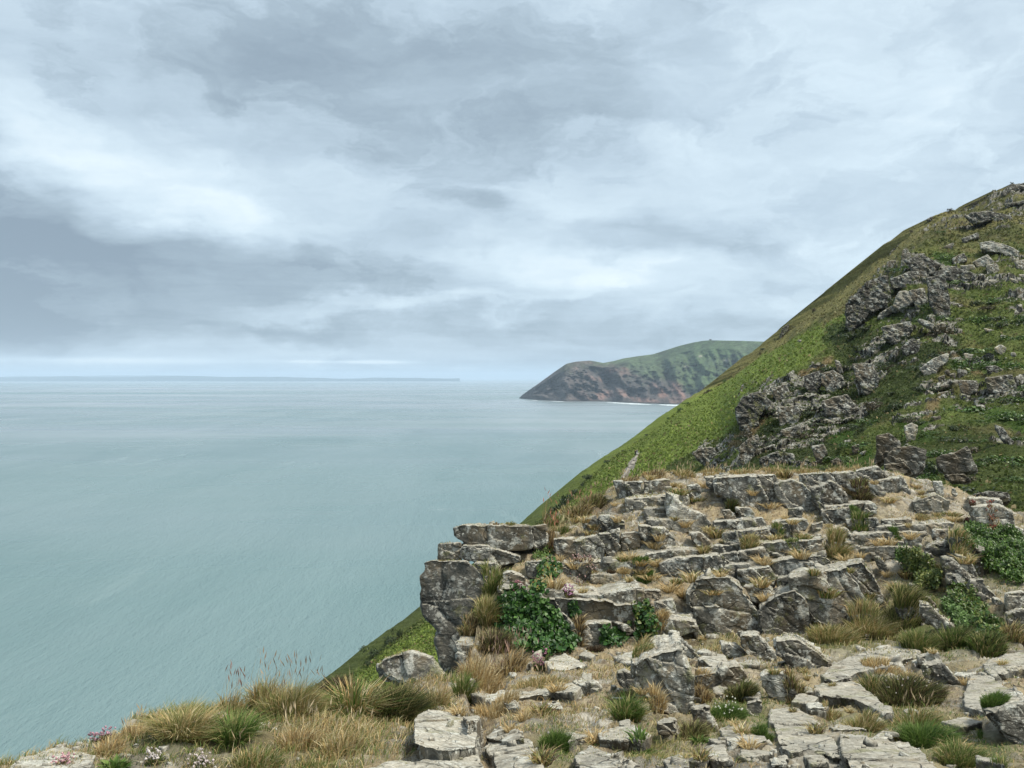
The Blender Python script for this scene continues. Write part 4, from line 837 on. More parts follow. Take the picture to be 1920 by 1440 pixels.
rock('S','G',[(1650,885),(1750,828),(1930,900),(1930,965),(1690,965)],'large flat slab at the bottom centre',group=GS,name='rock_slab',cat='rock slab')
rock('S','G',[(1795,765),(1860,730),(1960,735),(1970,790),(1830,785)],'small flat stone above the large bottom slab',group=GS,name='rock_slab',cat='rock slab')
rock('F','G',[(460,345),(520,300),(600,275),(680,253),(800,290),(830,340),(870,400),(860,440),(700,470),(600,460),(500,420)],'big rounded boulder in the gap above the green slope',cs=2.2,group=GBd,name='boulder',cat='boulder',Y=7.0,dep=0.7,lean=0.6,rnd=1,fall=1.0,mat='near2')
rock('S','F',[(62,940),(130,890),(200,880),(350,825),(450,850),(580,880),(560,930),(520,990),(60,990)],'white-crusted rock at the bottom left corner by the cliff edge',group=GBd,name='boulder',cat='boulder',mat='pale',lift=0.05)
rock('F','H',[(275,520),(345,508),(380,580),(310,592)],'upright grey stone behind the dock plant',group=GBd,name='rock',cat='rock')
# ---- hillside crags
def crag(f, pts, label, mat='far', **k):
    rock('F', f, pts, label, name=k.pop('name', 'crag'), cat=k.pop('cat', 'crag'), mat=mat, far=True, group=k.pop('group', GC_), **k)
crag('D',[(850,800),(910,740),(980,660),(1100,620),(1110,700),(1120,760),(1100,820),(1000,852),(960,900),(870,952),(850,900)],'dark leaning crag at the left end of the great outcrop on the hill',mat='far2',lean=0.3)
crag('D',[(1188,475),(1215,462),(1242,505),(1240,560),(1180,570)],'lone pointed pinnacle on top of the great outcrop')
crag('D',[(1095,545),(1150,530),(1172,580),(1090,592)],'squared knob left of the pointed pinnacle')
crag('D',[(1200,530),(1310,500),(1425,560),(1380,602),(1330,642),(1250,595)],'jagged crest right of the pointed pinnacle',mat='far2')
crag('D',[(985,730),(1120,700),(1112,800),(1005,852)],'smooth square-faced block in the great outcrop')
crag('D',[(1130,810),(1170,720),(1225,718),(1275,780),(1200,835)],'pale pyramid-shaped block in the middle of the great outcrop',mat='farp')
crag('D',[(1225,720),(1320,700),(1345,790),(1280,825)],'grey block right of the pale pyramid')
crag('D',[(1110,650),(1240,600),(1335,602),(1330,680),(1230,690),(1130,690)],'rounded shoulder of rock above the pale pyramid')
crag('D',[(1335,640),(1440,620),(1475,780),(1475,885),(1400,875),(1350,790)],'tall column of thin strata at the right of the great outcrop',mat='far2')
crag('D',[(1340,612),(1500,572),(1690,640),(1660,665),(1540,662),(1440,650)],'long flat-topped rib running right from the great outcrop',mat='far2')
crag('D',[(1040,868),(1100,822),(1150,815),(1142,850),(1070,875)],'long white fallen slab lying below the pale pyramid',mat='farp',name='fallen_slab',cat='rock slab')
crag('D',[(1095,828),(1180,778),(1232,790),(1190,835)],'whitish slab propped on the long fallen slab',mat='farp',name='fallen_slab',cat='rock slab')
crag('D',[(1063,935),(1240,900),(1252,960),(1190,1045),(1075,1005)],'squared cliff face standing apart under the great outcrop')
crag('D',[(1275,892),(1300,888),(1350,905),(1392,932),(1425,972),(1405,972),(1370,948),(1300,915)],'smooth pale beam of rock sliding down the slope',mat='farp',name='fallen_slab',cat='rock slab')
crag('D',[(1385,922),(1440,905),(1462,922),(1400,935)],'pale slab end resting across the smooth beam',mat='farp',name='fallen_slab',cat='rock slab')
crag('D',[(1213,850),(1228,855),(1252,888),(1238,890)],'thin pale splinter between the column and the square cliff face',mat='farp',name='fallen_slab',cat='rock slab')
crag('D',[(1650,432),(1720,418),(1800,440),(1895,482),(1880,515),(1780,495),(1660,472)],'white scree-like outcrop high on the right of the hill',mat='farp')
crag('D',[(1482,525),(1560,490),(1582,540),(1500,556)],'small grey outcrop left of the white scree',mat='far')
crag('D',[(1610,548),(1700,500),(1745,552),(1640,566)],'angular pale outcrop below the white scree',mat='farp')
crag('D',[(1530,570),(1620,560),(1635,592),(1560,597)],'flat pale rock just right of the strata column',mat='farp')
crag('D',[(1690,565),(1760,555),(1775,600),(1700,610)],'broken pale rock in the scree on the right',mat='farp')
crag('D',[(1858,545),(1930,530),(1935,595),(1880,590)],'pale outcrop at the right edge high on the hill',mat='farp')
crag('D',[(1560,275),(1600,250),(1700,240),(1845,265),(1855,302),(1700,300),(1620,312)],'dark ledge band near the top of the hill',mat='far2')
crag('D',[(1780,135),(1830,85),(1930,72),(1930,110),(1800,145)],'summit rocks at the top right corner of the hill',mat='far2')
crag('D',[(1540,408),(1640,370),(1652,402),(1560,428)],'small rocks in brown grass under the dark ledge band')
crag('D',[(1428,462),(1500,428),(1500,450),(1480,472)],'low rocks left of the small rocks near the top')
crag('D',[(1800,200),(1920,175),(1930,195),(1810,215)],'line of low rocks below the summit rocks',mat='far2')
crag('D',[(453,992),(470,942),(512,915),(502,962),(470,1002)],'dark outcrop breaking the hill skyline above the far headland',mat='far2')
crag('D',[(1328,292),(1382,268),(1362,298)],'beak-like rock jutting from the skyline near the top',mat='far2')
crag('D',[(1108,492),(1170,440),(1225,410),(1200,442),(1130,494)],'low dark rocks along the skyline above the great outcrop',mat='far2')
crag('D',[(1740,1065),(1778,1038),(1820,1062),(1800,1092),(1752,1082)],'single white boulder on the open grass slope at the right',mat='farp',name='boulder',cat='boulder',rnd=1)
crag('D',[(1835,1092),(1870,1090),(1875,1110),(1845,1110)],'small pale stone just below the single white boulder',mat='farp',name='stone',cat='stone',group=GSm)
crag('D',[(1288,1185),(1340,1150),(1385,1120),(1470,1090),(1462,1142),(1392,1202),(1330,1212)],'pale outcrop with a trodden top right of centre on the hill',mat='farp')
crag('D',[(1555,1095),(1620,1100),(1605,1132),(1570,1130)],'little pale outcrop right of the trodden-topped one',mat='farp')
crag('D',[(1670,940),(1740,955),(1752,975),(1690,960)],'scatter of white stones on the right-hand slope',mat='farp',name='stone',cat='stone',group=GSm)
crag('D',[(1775,985),(1812,985),(1810,996),(1780,995)],'pair of white stones above the single white boulder',mat='farp',name='stone',cat='stone',group=GSm)
crag('D',[(1700,655),(1752,655),(1745,682),(1715,675)],'white block at the lower end of the long flat-topped rib',mat='farp',name='boulder',cat='boulder')
crag('D',[(1825,640),(1885,655),(1885,675),(1850,665)],'flat white stone right of the long rib',mat='farp',name='stone',cat='stone',group=GSm)
crag('D',[(1885,620),(1930,622),(1930,640),(1890,636)],'pale stone at the right edge beside the flat white stone',mat='farp',name='stone',cat='stone',group=GSm)
crag('D',[(1180,1060),(1250,1000),(1300,1030),(1290,1085),(1200,1090)],'dark broken rocks among brown bushes below the square cliff face',mat='far2')
crag('D',[(645,1145),(662,1145),(662,1165),(640,1162)],'small white stone in the bracken left of the dark crags',mat='farp',name='stone',cat='stone',group=GSm)
crag('D',[(560,1010),(590,1020),(585,1030),(560,1022)],'small pale stone high in the bright bracken',mat='farp',name='stone',cat='stone',group=GSm)
crag('E',[(188,462),(240,390),(330,358),(402,420),(400,452),(342,500),(330,562),(242,612),(200,540)],'dark rounded crag at the edge of the bright bracken slope',mat='far2',rnd=1)
crag('E',[(400,345),(500,318),(522,400),(432,415)],'blocky crag right of the dark rounded crag')
crag('E',[(438,455),(570,448),(582,500),(562,545),(452,545)],'pale banded crag under a ledge of tawny grass',mat='far')
crag('E',[(458,595),(580,558),(584,622),(542,662),(470,625)],'broken crag below the pale banded crag')
crag('E',[(600,270),(690,238),(722,300),(652,392),(602,330)],'dark crag second row, left of the white-spotted one',mat='far2')
crag('E',[(700,255),(775,235),(832,270),(852,322),(762,372),(702,315)],'white-spotted crag in the middle of the dark slope')
crag('E',[(780,172),(812,180),(842,250),(800,245)],'thin slanting blade of rock above the white-spotted crag')
crag('E',[(888,195),(1010,198),(1052,280),(1042,352),(960,352),(910,285)],'large fluted crag above the dark scrub hollow')
crag('E',[(898,290),(932,290),(962,362),(930,372)],'tall pale flake leaning on the large fluted crag',mat='farp')
crag('E',[(700,425),(780,395),(862,380),(932,470),(882,512),(730,492)],'broad crag with an ivy-dark top in the scrub')
crag('E',[(205,700),(260,650),(322,620),(332,662),(292,762),(222,800)],'ragged crag low on the left just above the terrace grass')
crag('E',[(330,765),(440,720),(540,740),(552,802),(420,812),(335,805)],'low broken crag right behind the straw grass of the terrace',mat='far2')
crag('E',[(640,690),(720,680),(742,732),(692,792),(660,745)],'small white-flecked outcrop in the scrub above the terrace')
crag('C',[(1270,795),(1330,765),(1392,760),(1442,812),(1385,886),(1300,832)],'squared grey outcrop above the straw grass at the left end of the hill foot')
crag('E',[(880,692),(930,680),(932,732),(900,738)],'small upright outcrop left of the tall rock tower')
crag('E',[(928,736),(980,714),(962,738)],'tiny leaning slab beside the small upright outcrop',name='fallen_slab',cat='rock slab',mat='farp')
crag('E',[(758,785),(800,758),(832,780),(790,802)],'low rock peeping over the terrace grass',mat='far')
crag('E',[(1402,275),(1450,262),(1442,292),(1410,298)],'lowest stone in the small pile on the ridge',name='boulder',cat='boulder')
crag('E',[(1440,236),(1470,230),(1484,272),(1450,262)],'upper stone of the small pile on the ridge',name='boulder',cat='boulder',rnd=1)
crag('E',[(1470,262),(1512,248),(1506,292),(1480,292)],'cube-like stone in the small pile on the ridge',name='boulder',cat='boulder')
crag('E',[(1520,222),(1582,238),(1584,282),(1520,282)],'rounded dark boulder at the right of the small pile',name='boulder',cat='boulder',rnd=1,mat='far2')
crag('E',[(1528,292),(1642,300),(1644,362),(1560,378),(1530,342)],'thin-bedded outcrop below the rounded dark boulder')
crag('E',[(1388,335),(1470,318),(1472,342),(1400,352)],'flat low rock left of the thin-bedded outcrop')
crag('E',[(1398,375),(1470,358),(1474,392),(1430,398)],'flat pale rock under the flat low one')
crag('E',[(1688,212),(1752,208),(1812,240),(1802,268),(1700,252)],'flat-topped ledge at the right above green bracken',mat='far2')
crag('E',[(1688,280),(1850,262),(1882,350),(1760,352),(1700,345)],'thick layered ledge at the right edge of the slope')
crag('E',[(1198,572),(1250,550),(1284,572),(1272,642),(1215,655)],'upright pale rock beside the little footpath',mat='farp')
crag('E',[(1265,512),(1300,505),(1312,542),(1275,540)],'small pale rock above the upright one by the footpath',mat='farp')
crag('E',[(1358,515),(1420,508),(1432,550),(1380,548)],'low pale rock right of the footpath')
crag('E',[(1740,562),(1792,580),(1832,640),(1872,680),(1840,702),(1780,645)],'slanting line of rock on the lower right slope',mat='far2')
crag('E',[(1038,625),(1110,612),(1172,660),(1182,692),(1130,722),(1082,772),(1030,808),(1025,760),(1040,720)],'tall rock tower standing just behind the terrace',Y=25,lean=0.1,dep=2.0)
crag('E',[(1080,772),(1140,700),(1240,688),(1335,712),(1332,745),(1322,820),(1272,862),(1200,855),(1080,808)],'massive undercut boulder right of the tall rock tower',Y=23.5,lean=0.05,dep=2.2)
crag('E',[(1080,800),(1200,790),(1250,850),(1180,865),(1090,830)],'sloping slab between the terrace and the undercut boulder',Y=19,lean=0.5,dep=1.2)
crag('E',[(1388,765),(1440,738),(1500,730),(1582,690),(1602,742),(1640,832),(1562,852),(1455,858),(1400,812)],'twin-humped boulder right of the undercut one',Y=25,lean=0.05,dep=2.2)
crag('E',[(1440,862),(1560,858),(1605,902),(1480,905)],'sloping pale foot of the twin-humped boulder',Y=24,lean=0.4,dep=1.2)
crag('E',[(1600,985),(1700,960),(1830,970),(1840,1010),(1720,1010),(1620,1005)],'dark overhang just beyond the right end of the terrace',Y=19,mat='far2',dep=2.0)

# smaller broken blocks filling out the steps
fr_rng = np.random.default_rng(321); taken = [r['poly'] for r in ROCKS if not r['far']]; nfill = 0; tries = 0; mid = []
while nfill < 14 and tries < 6000:
    tries += 1; x = fr_rng.uniform(1060, 1840); y = fr_rng.uniform(915, 1110)
    if y < np.interp(x, [1060, 1150, 1300, 1840], [985, 925, 900, 940]) or (x > 1700 and y > 1060): continue
    if any(inpoly(np.array([x, x-14, x+14]), np.array([y, y, y]), p_).any() for p_ in taken) or any(abs(x-a)*0.35+abs(y-b_)*1.6 < 30 for a, b_ in mid): continue
    w_ = fr_rng.uniform(55, 150); h_ = fr_rng.uniform(6, 12); tl_ = -w_*fr_rng.uniform(0.0, 0.10); sk_ = h_*fr_rng.uniform(0.2, 0.9); mid.append((x, y))
    ROCKS.append(dict(kind='F', poly=[(x-w_/2-sk_/2, y-h_/2-tl_/2), (x, y-h_/2+fr_rng.normal(0, 1.5)), (x+w_/2-sk_/2, y-h_/2+tl_/2), (x+w_/2+sk_/2, y+h_/2+tl_/2), (x, y+h_/2+2), (x-w_/2+sk_/2, y+h_/2-tl_/2)],
        label='low worn ledge, one of many forming the narrow steps of the terraced crag', name='rock_ledge', cat='rock ledge', mat=[None, 'path', 'near2', 'pale', 'path'][fr_rng.integers(0, 5)], Y=None, yaw=fr_rng.uniform(-20, 25), lean=0.45, dep=None, far=False, seed=5000+tries, group='low worn ledges of the terraces', rnd=0, fall=0.5, foot=1.0, cs=1.0, lift=0.04)); nfill += 1
# flat stones let into the turf of the foreground
nfill = 0; tries = 0; mid = []
while nfill < 34 and tries < 6000:
    tries += 1; x = fr_rng.uniform(880, 1900); y = fr_rng.uniform(1215, 1440); w_ = fr_rng.uniform(22, 60)*(0.6+(y-1200)/240); h_ = w_*fr_rng.uniform(0.28, 0.5)
    if any(inpoly(np.array([x, x-w_/2, x+w_/2]), np.array([y, y, y]), p_).any() for p_ in taken) or any(abs(x-a)+abs(y-b_)*1.6 < 60 for a, b_ in mid): continue
    mid.append((x, y)); aa = np.sort(fr_rng.uniform(0, 2*math.pi, 7)); rr_ = fr_rng.uniform(0.7, 1.1, 7)
    ROCKS.append(dict(kind='S', poly=[(x+math.cos(a)*w_/2*q, y+math.sin(a)*h_/2*q) for a, q in zip(aa, rr_)], label='flat worn stone, one of many let into the turf of the foreground', name='flat_stone', cat='stone', mat=['path', 'path', 'pale', None][fr_rng.integers(0, 4)], Y=None, yaw=0, lean=0.4, dep=None, far=False, seed=7000+tries, group='flat stones in the turf', rnd=0, fall=0.5, foot=1.0, cs=1.6, lift=0.035)); nfill += 1
MM = {'dark': R_DARK, 'pale': R_PALE, 'path': R_PATH, 'near2': R_NEAR[1], 'far': R_FAR[0], 'far2': R_FAR[1], 'farp': R_FARPALE}
def prep(r):
    P_ = [np.array(p) for p in r['poly']]; n = len(P_)
    # finer, slightly wandering outline
    Q = []; per = sum(np.linalg.norm(P_[(i+1) % n]-P_[i]) for i in range(n)); stp_ = max(3.0, per/60)
    rr = np.random.default_rng(r['seed'])
    for i in range(n):
        a, b_ = P_[i], P_[(i+1) % n]; k = max(1, int(np.linalg.norm(b_-a)/stp_))
        for j in range(k):
            q = a+(b_-a)*j/k
            if j: q = q+rr.normal(0, stp_*0.16, 2)
            Q.append(q)
    Q = np.array(Q); cx_, cy_ = Q.mean(0); w_ = np.ptp(Q[:, 0]); h_ = np.ptp(Q[:, 1])
    lowi = Q[:, 1] > Q[:, 1].max()-0.3*h_
    bx, by = Q[lowi, 0].mean(), Q[:, 1].max()
    if r['kind'] == 'S':
        G_ = np.array([g_pt(x, y) for x, y in Q]); ctr = G_.mean(0)
        # best plane through the ground points
        A_ = np.c_[G_[:, 0]-ctr[0], G_[:, 1]-ctr[1], np.ones(len(G_))]; s_, *_ = np.linalg.lstsq(A_, G_[:, 2]-ctr[2], rcond=None)
        lift = r['lift']; nrm = np.array([-s_[0], -s_[1], 1.0]); P0 = ctr+np.array([0, 0, s_[2]+lift]); ext = np.array([0.03, 0.04, -0.22])
        size = math.sqrt(abs(np.ptp(G_[:, 0])*np.ptp(G_[:, 1])))
    else:
        if r['Y']: P0 = un(bx, by, r['Y'])
        elif r['far']: P0 = hill_pt(bx, by); P0 = un(bx, by, P0[1]*0.992)
        else: P0 = g_pt(bx, by); P0 = un(bx, by, P0[1]*0.985)
        ya = math.radians(r['yaw']); nrm = np.array([math.sin(ya), -math.cos(ya), r['lean']])
        hz = h_/F_PX*P0[1]; wz = w_/F_PX*P0[1]; size = math.sqrt(hz*wz)
        d = (min(r['dep'], 0.85) if (r['dep'] and not r['far'] and not r['Y']) else r['dep']) or min(max(wz, hz)*(0.8 if not r['far'] else 0.9), (0.65 if not r['far'] else 10))
        sl = (Q[:, 1].min()-HY)/F_PX; sx_ = (Q[:, 0].mean()-CX)/F_PX
        if r['far']: ext = np.array([sx_*d, d, -(sl+0.10)*d])
        else: ext = np.array([sx_*d*0.85, d, -max(sl, 0)*r['fall']*d])
    dirs = np.stack([(Q[:, 0]-CX)/F_PX, np.ones(len(Q)), -(Q[:, 1]-HY)/F_PX], -1); cam0 = np.array([0, 0, EYE])
    t_ = (nrm@(P0-cam0))/(dirs@nrm); Fp = cam0+dirs*t_[:, None]
    if r['kind'] == 'F':
        zz_ = Fp[:, 2]; lw = np.clip((zz_.min()+0.22*np.ptp(zz_)-zz_)/(0.22*np.ptp(zz_)+1e-6), 0, 1)
        if not (r['Y']): Fp = Fp+lw[:, None]*np.array([0, 0.05, -0.25])*min(size, 2.5)
        if not r['far']:
            ps = r['poly']; bot_ = np.zeros(len(Q))
            for i_, (qx, qy) in enumerate(Q):
                ysx = []
                for a_ in range(len(ps)):
                    x1, y1 = ps[a_]; x2, y2 = ps[(a_+1) % len(ps)]
                    if (x1-qx)*(x2-qx) <= 0 and abs(x2-x1) > 1e-6: ysx.append(y1+(y2-y1)*(qx-x1)/(x2-x1))
                if len(ysx) >= 2: bot_[i_] = 1.0 if (qy-min(ysx))/max(max(ysx)-min(ysx), 4.0) > 0.6 else 0.0
            Fp = Fp+(bot_*r['foot'])[:, None]*np.array([0, 0.0, -0.32])*min(size, 1.1)
    B_ = Fp+ext
    if r['kind'] == 'F':   # the back is a little smaller and irregular so blocks are not prisms
        c_ = B_.mean(0); B_ = c_+(B_-c_)*np.array([0.93, 1, 0.97])+rr.normal(0, 0.03*size, B_.shape)*np.array([1, 1, 0.3])
    m_ = len(Q); Vv = np.concatenate([Fp, B_])
    me = bpy.data.meshes.new('r'); fs = [list(range(m_)), list(range(2*m_-1, m_-1, -1))]+[[i, i+m_, (i+1) % m_+m_, (i+1) % m_] for i in range(m_)]
    me.from_pydata(Vv.tolist(), [], fs); me.update()
    o = bpy.data.objects.new('tmp', me); COL.objects.link(o)
    md = o.modifiers.new('r', 'REMESH'); md.mode = 'VOXEL'
    Yc = Fp[:, 1].mean(); ext_ = np.ptp(Vv, 0).max()
    md.voxel_size = max(Yc*0.0015, ext_/200); md.adaptivity = 0.0
    sm = o.modifiers.new('s', 'SMOOTH'); sm.iterations = 2+6*r['rnd']+(2 if r['kind'] == 'S' else 0); sm.factor = 0.5
    r.update(tmp=o, size=size, Yc=Yc, vox=md.voxel_size)
for r in ROCKS: prep(r)
dg = bpy.context.evaluated_depsgraph_get(); dg.update()
def displace(P_, N_, r):
    s = float(np.clip(r['size']/0.8, 0.28, 1.25)) if not r['far'] else float(np.clip(r['size']/3.0, 0.4, 2.4))
    sd_ = r['seed']
    e1 = np.array([0.10, -0.18, 0.98]); e2 = np.array([0.80, -0.10, 0.50]); e3 = np.array([0.15, 0.97, 0.2])
    kf = 1.0 if not r['far'] else 1.5
    wv_ = fbm(P_*1.1/s, 500+sd_ % 13, 3)[:, None]*0.09*s
    q = np.stack([(P_+wv_)@e1/0.40, (P_+wv_)@e2/0.34, (P_+wv_)@e3/0.55], -1)/s/(r['cs']*(1.5 if (r['size'] > 0.55 and not r['far'] and r['cs'] < 1.5) else 1.0))
    k = 0.5 if r['kind'] == 'S' else 1.0
    d1, d2, cid = voro(q, 20+sd_ % 17)
    up_ = np.clip((N_[:, 2]-0.45)/0.35, 0, 1); k = k*(1-0.72*up_)
    off = (cid-0.5)*0.11*s*k-np.exp(-(d2-d1)/0.035)*0.030*s*k
    q2 = q*np.array([2.9, 2.0, 2.6])+3.3
    e1_, e2_, cid2 = voro(q2, 60+sd_ % 11)
    off = off+(cid2-0.5)*0.022*s*k
    lay_ = vnoise(np.stack([q[:, 0]*5.0, q[:, 1]*0.5, q[:, 2]*0.5], -1), 70)
    side_ = 1-np.abs(N_[:, 2])
    off = off+lay_*0.005*s*side_+fbm(P_*2.2/s, 80+sd_ % 7, 3, 0.5)*0.026*s*k+fbm(P_*11/s, 90, 4, 0.6)*0.014*s*(0.4+0.6*k)
    return P_+N_*(off*kf)[:, None]
ROCK_V = []; ROCK_F = []
for r in ROCKS:
    o = r['tmp']; me = bpy.data.meshes.new_from_object(o.evaluated_get(dg), depsgraph=dg)
    n = len(me.vertices); P_ = np.empty(n*3); me.vertices.foreach_get('co', P_); P_ = P_.reshape(-1, 3)
    N_ = np.empty(n*3); me.vertex_normals.foreach_get('vector', N_); N_ = N_.reshape(-1, 3)
    P_ = displace(P_, N_, r)
    nf = len(me.polygons); lt = np.empty(nf, np.int32); me.polygons.foreach_get('loop_total', lt)
    li = np.empty(len(me.loops), np.int32); me.loops.foreach_get('vertex_index', li)
    if (lt == 4).all(): fc = li.reshape(-1, 4)
    else: fc = None
    L_, b_ = localise(P_); me.vertices.foreach_set('co', L_.astype(np.float32).ravel()); me.update()
    me.name = r['name']
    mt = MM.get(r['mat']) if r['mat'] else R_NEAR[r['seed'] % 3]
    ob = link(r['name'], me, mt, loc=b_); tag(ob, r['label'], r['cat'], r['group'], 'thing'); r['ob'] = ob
    if fc is not None: r['P'] = P_; r['F'] = fc
    tm = o.data; bpy.data.objects.remove(o); bpy.data.meshes.remove(tm)
# ------------------------------------------------------------------ plants
GVv = lft.reshape(-1, 3)
vl = [GVv]; fl = [GFACES]; off_ = len(GVv); NGF = len(GFACES)
for r in ROCKS:
    if r.get('P') is None or (r['far'] and r['Yc'] > 30): continue
    vl.append(r['P']); fl.append(r['F']+off_); off_ += len(r['P'])
BV = BVHTree.FromPolygons(np.concatenate(vl).tolist(), np.concatenate(fl).tolist())
CAM = Vector((0, 0, EYE))
def cast(px_, py_):
    d = Vector(((px_-CX)/F_PX, 1.0, -(py_-HY)/F_PX)).normalized(); h = BV.ray_cast(CAM, d, 60)
    return h
def blades(B, N, H, Wd, lean, droop, C, rng, tipc=None, zdir=None):
    """tapering bent blades: B base points, H heights, Wd widths, lean (n,2) horizontal offset of the tip, C colours"""
    n = len(B); ang = rng.uniform(0, math.tau, n); sd_ = np.stack([np.cos(ang), np.sin(ang), np.zeros(n)], -1)*(Wd/2)[:, None]
    L3 = np.concatenate([lean, np.zeros((n, 1))], 1)
    m_ = B+L3*0.38+np.array([0, 0, 1])*(H*0.60)[:, None]
    t_ = B+L3+np.array([0, 0, 1])*(H*(1-droop))[:, None]
    V_ = np.stack([B-sd_, B+sd_, m_-sd_*0.8, m_+sd_*0.8, t_], 1).reshape(-1, 3)
    i = np.arange(n)[:, None]*5
    F_ = np.concatenate([i+[0, 1, 3], i+[0, 3, 2], i+[2, 3, 4]])
    dk = np.array([0.75, 0.75, 1.0, 1.0, 1.12])
    if tipc is None: CC_ = np.repeat(C[:, None], 5, 1)
    else: CC_ = np.stack([C, C, C*0.6+tipc*0.4, C*0.6+tipc*0.4, tipc], 1)
    return V_, F_, CC_.reshape(-1, 3)
PAL = {
 's': [(0.56,0.43,0.21),(0.46,0.31,0.14),(0.64,0.55,0.34),(0.32,0.23,0.11)],
 'o': [(0.20,0.21,0.07),(0.28,0.27,0.10),(0.13,0.16,0.045),(0.42,0.35,0.17)],
 'h': [(0.055,0.075,0.022),(0.08,0.10,0.03),(0.11,0.085,0.035),(0.035,0.045,0.018)],
 'g': [(0.085,0.15,0.03),(0.12,0.19,0.04),(0.16,0.21,0.06),(0.06,0.11,0.025)],
 'd': [(0.075,0.05,0.035),(0.11,0.075,0.045),(0.05,0.045,0.025),(0.17,0.12,0.07)],
}
for k in PAL: PAL[k] = np.array(PAL[k])
def pick(kind, n, rng): return PAL[kind][rng.integers(0, 4, n)]*rng.uniform(0.75, 1.25, (n, 1))

# short turf and dead grass growing over the whole crag top
NB = 620000
yy = 2.5*(17.0/2.5)**(RNG.random(NB)**1.0); xx = RNG.uniform(-0.72, 0.76, NB)*yy
nb_clump = fbm(np.stack([xx*2.2, yy*2.2, yy*0], -1), 700, 4, 0.6); nb_f = fbm(np.stack([xx*9, yy*9, yy*0], -1), 701, 3, 0.6)
keep0 = RNG.random(NB) < np.clip(0.62+nb_clump*1.3+nb_f*1.1, 0.0, 1)
xx = xx[keep0]; yy = yy[keep0]
pos_, nz_, isr = [], [], []
for x_, y_ in zip(xx.tolist(), yy.tolist()):
    h = BV.ray_cast(Vector((x_, y_, EYE+1.0)), Vector((0, 0, -1)), 12)
    if h[0] is None: pos_.append((0, 0, 0)); nz_.append(-1); isr.append(0); continue
    pos_.append(h[0][:]); nz_.append(h[1][2]); isr.append(h[2] >= NGF)
pos_ = np.array(pos_); nz_ = np.abs(np.array(nz_)); isr = np.array(isr, bool); ok = pos_[:, 1] > 0
pxb = CX+F_PX*pos_[:, 0]/np.maximum(pos_[:, 1], 1); pyb = HY+(EYE-pos_[:, 2])/np.maximum(pos_[:, 1], 1)*F_PX
Wb = vegw(pxb, pyb)
n5 = fbm(pos_*np.array([1.5, 1.5, 0.5]), 705, 3, 0.5)
veg_ = np.clip(Wb['s']+Wb['g']+Wb['o']+Wb['d']*0.7, 0, 1.3)
pr = np.where(isr, np.clip(0.06+0.45*(n5 > np.where(pyb < 1135, 0.0, 0.15))+0.30*(veg_-0.45), 0, 0.6), np.clip(0.32+0.9*veg_+n5*0.7+0.12*(pyb < 1140), 0.05, 1))*np.clip(1-Wb['r']*0.9, 0.04, 1)*np.clip(1-Wb['n']*0.55, 0, 1)
pr = pr*np.clip((nz_-0.35)/0.3, 0.0, 1)
ok &= RNG.random(len(pr)) < pr
pos_ = pos_[ok]; pxb = pxb[ok]; pyb = pyb[ok]; n5 = n5[ok]; isr = isr[ok]; Wb = {k: v_[ok] for k, v_ in Wb.items()}; n = len(pos_)
ws = np.stack([0.42+Wb['s']*1.5+0*n5, Wb['o']*1.6+0.26+n5*0.5, Wb['g']*2.2+0.08+np.clip(n5, 0, 1)*0.3, Wb['d']*1.2+0.10-n5*0.3], -1).clip(0.01)
cs = np.cumsum(ws/ws.sum(1, keepdims=True), 1); kd = (RNG.random(n)[:, None] > cs).sum(1).clip(0, 3)
Cb = np.zeros((n, 3))
for i, k in enumerate('sogd'):
    mk_ = kd == i; Cb[mk_] = pick(k, mk_.sum(), RNG)
Hb = np.array([0.085, 0.11, 0.085, 0.045])[kd]*RNG.uniform(0.35, 1.35, n)*np.where(isr, 0.6, 1)*(0.65+0.55*np.clip(Wb['s']+Wb['o'], 0, 1))
Hb *= np.interp(pos_[:, 1], [3, 9], [0.75, 1.1])*np.where(pxb > 850, 0.62, 1.0)
Wd = np.maximum(0.0028, 0.00075*pos_[:, 1])*RNG.uniform(0.7, 1.4, n)
ln = RNG.normal(0, 0.45, (n, 2))*Hb[:, None]+np.array([0.25, 0.05])*Hb[:, None]
V_, F_, C_ = blades(pos_-np.array([0, 0, 0.01]), n, Hb, Wd, ln, 0.1+0.2*RNG.random(n), Cb, RNG)
me = make_mesh('grass', V_, F_); add_col(me, C_)
tag(link('grass', me, M_BLADE), kind='stuff')

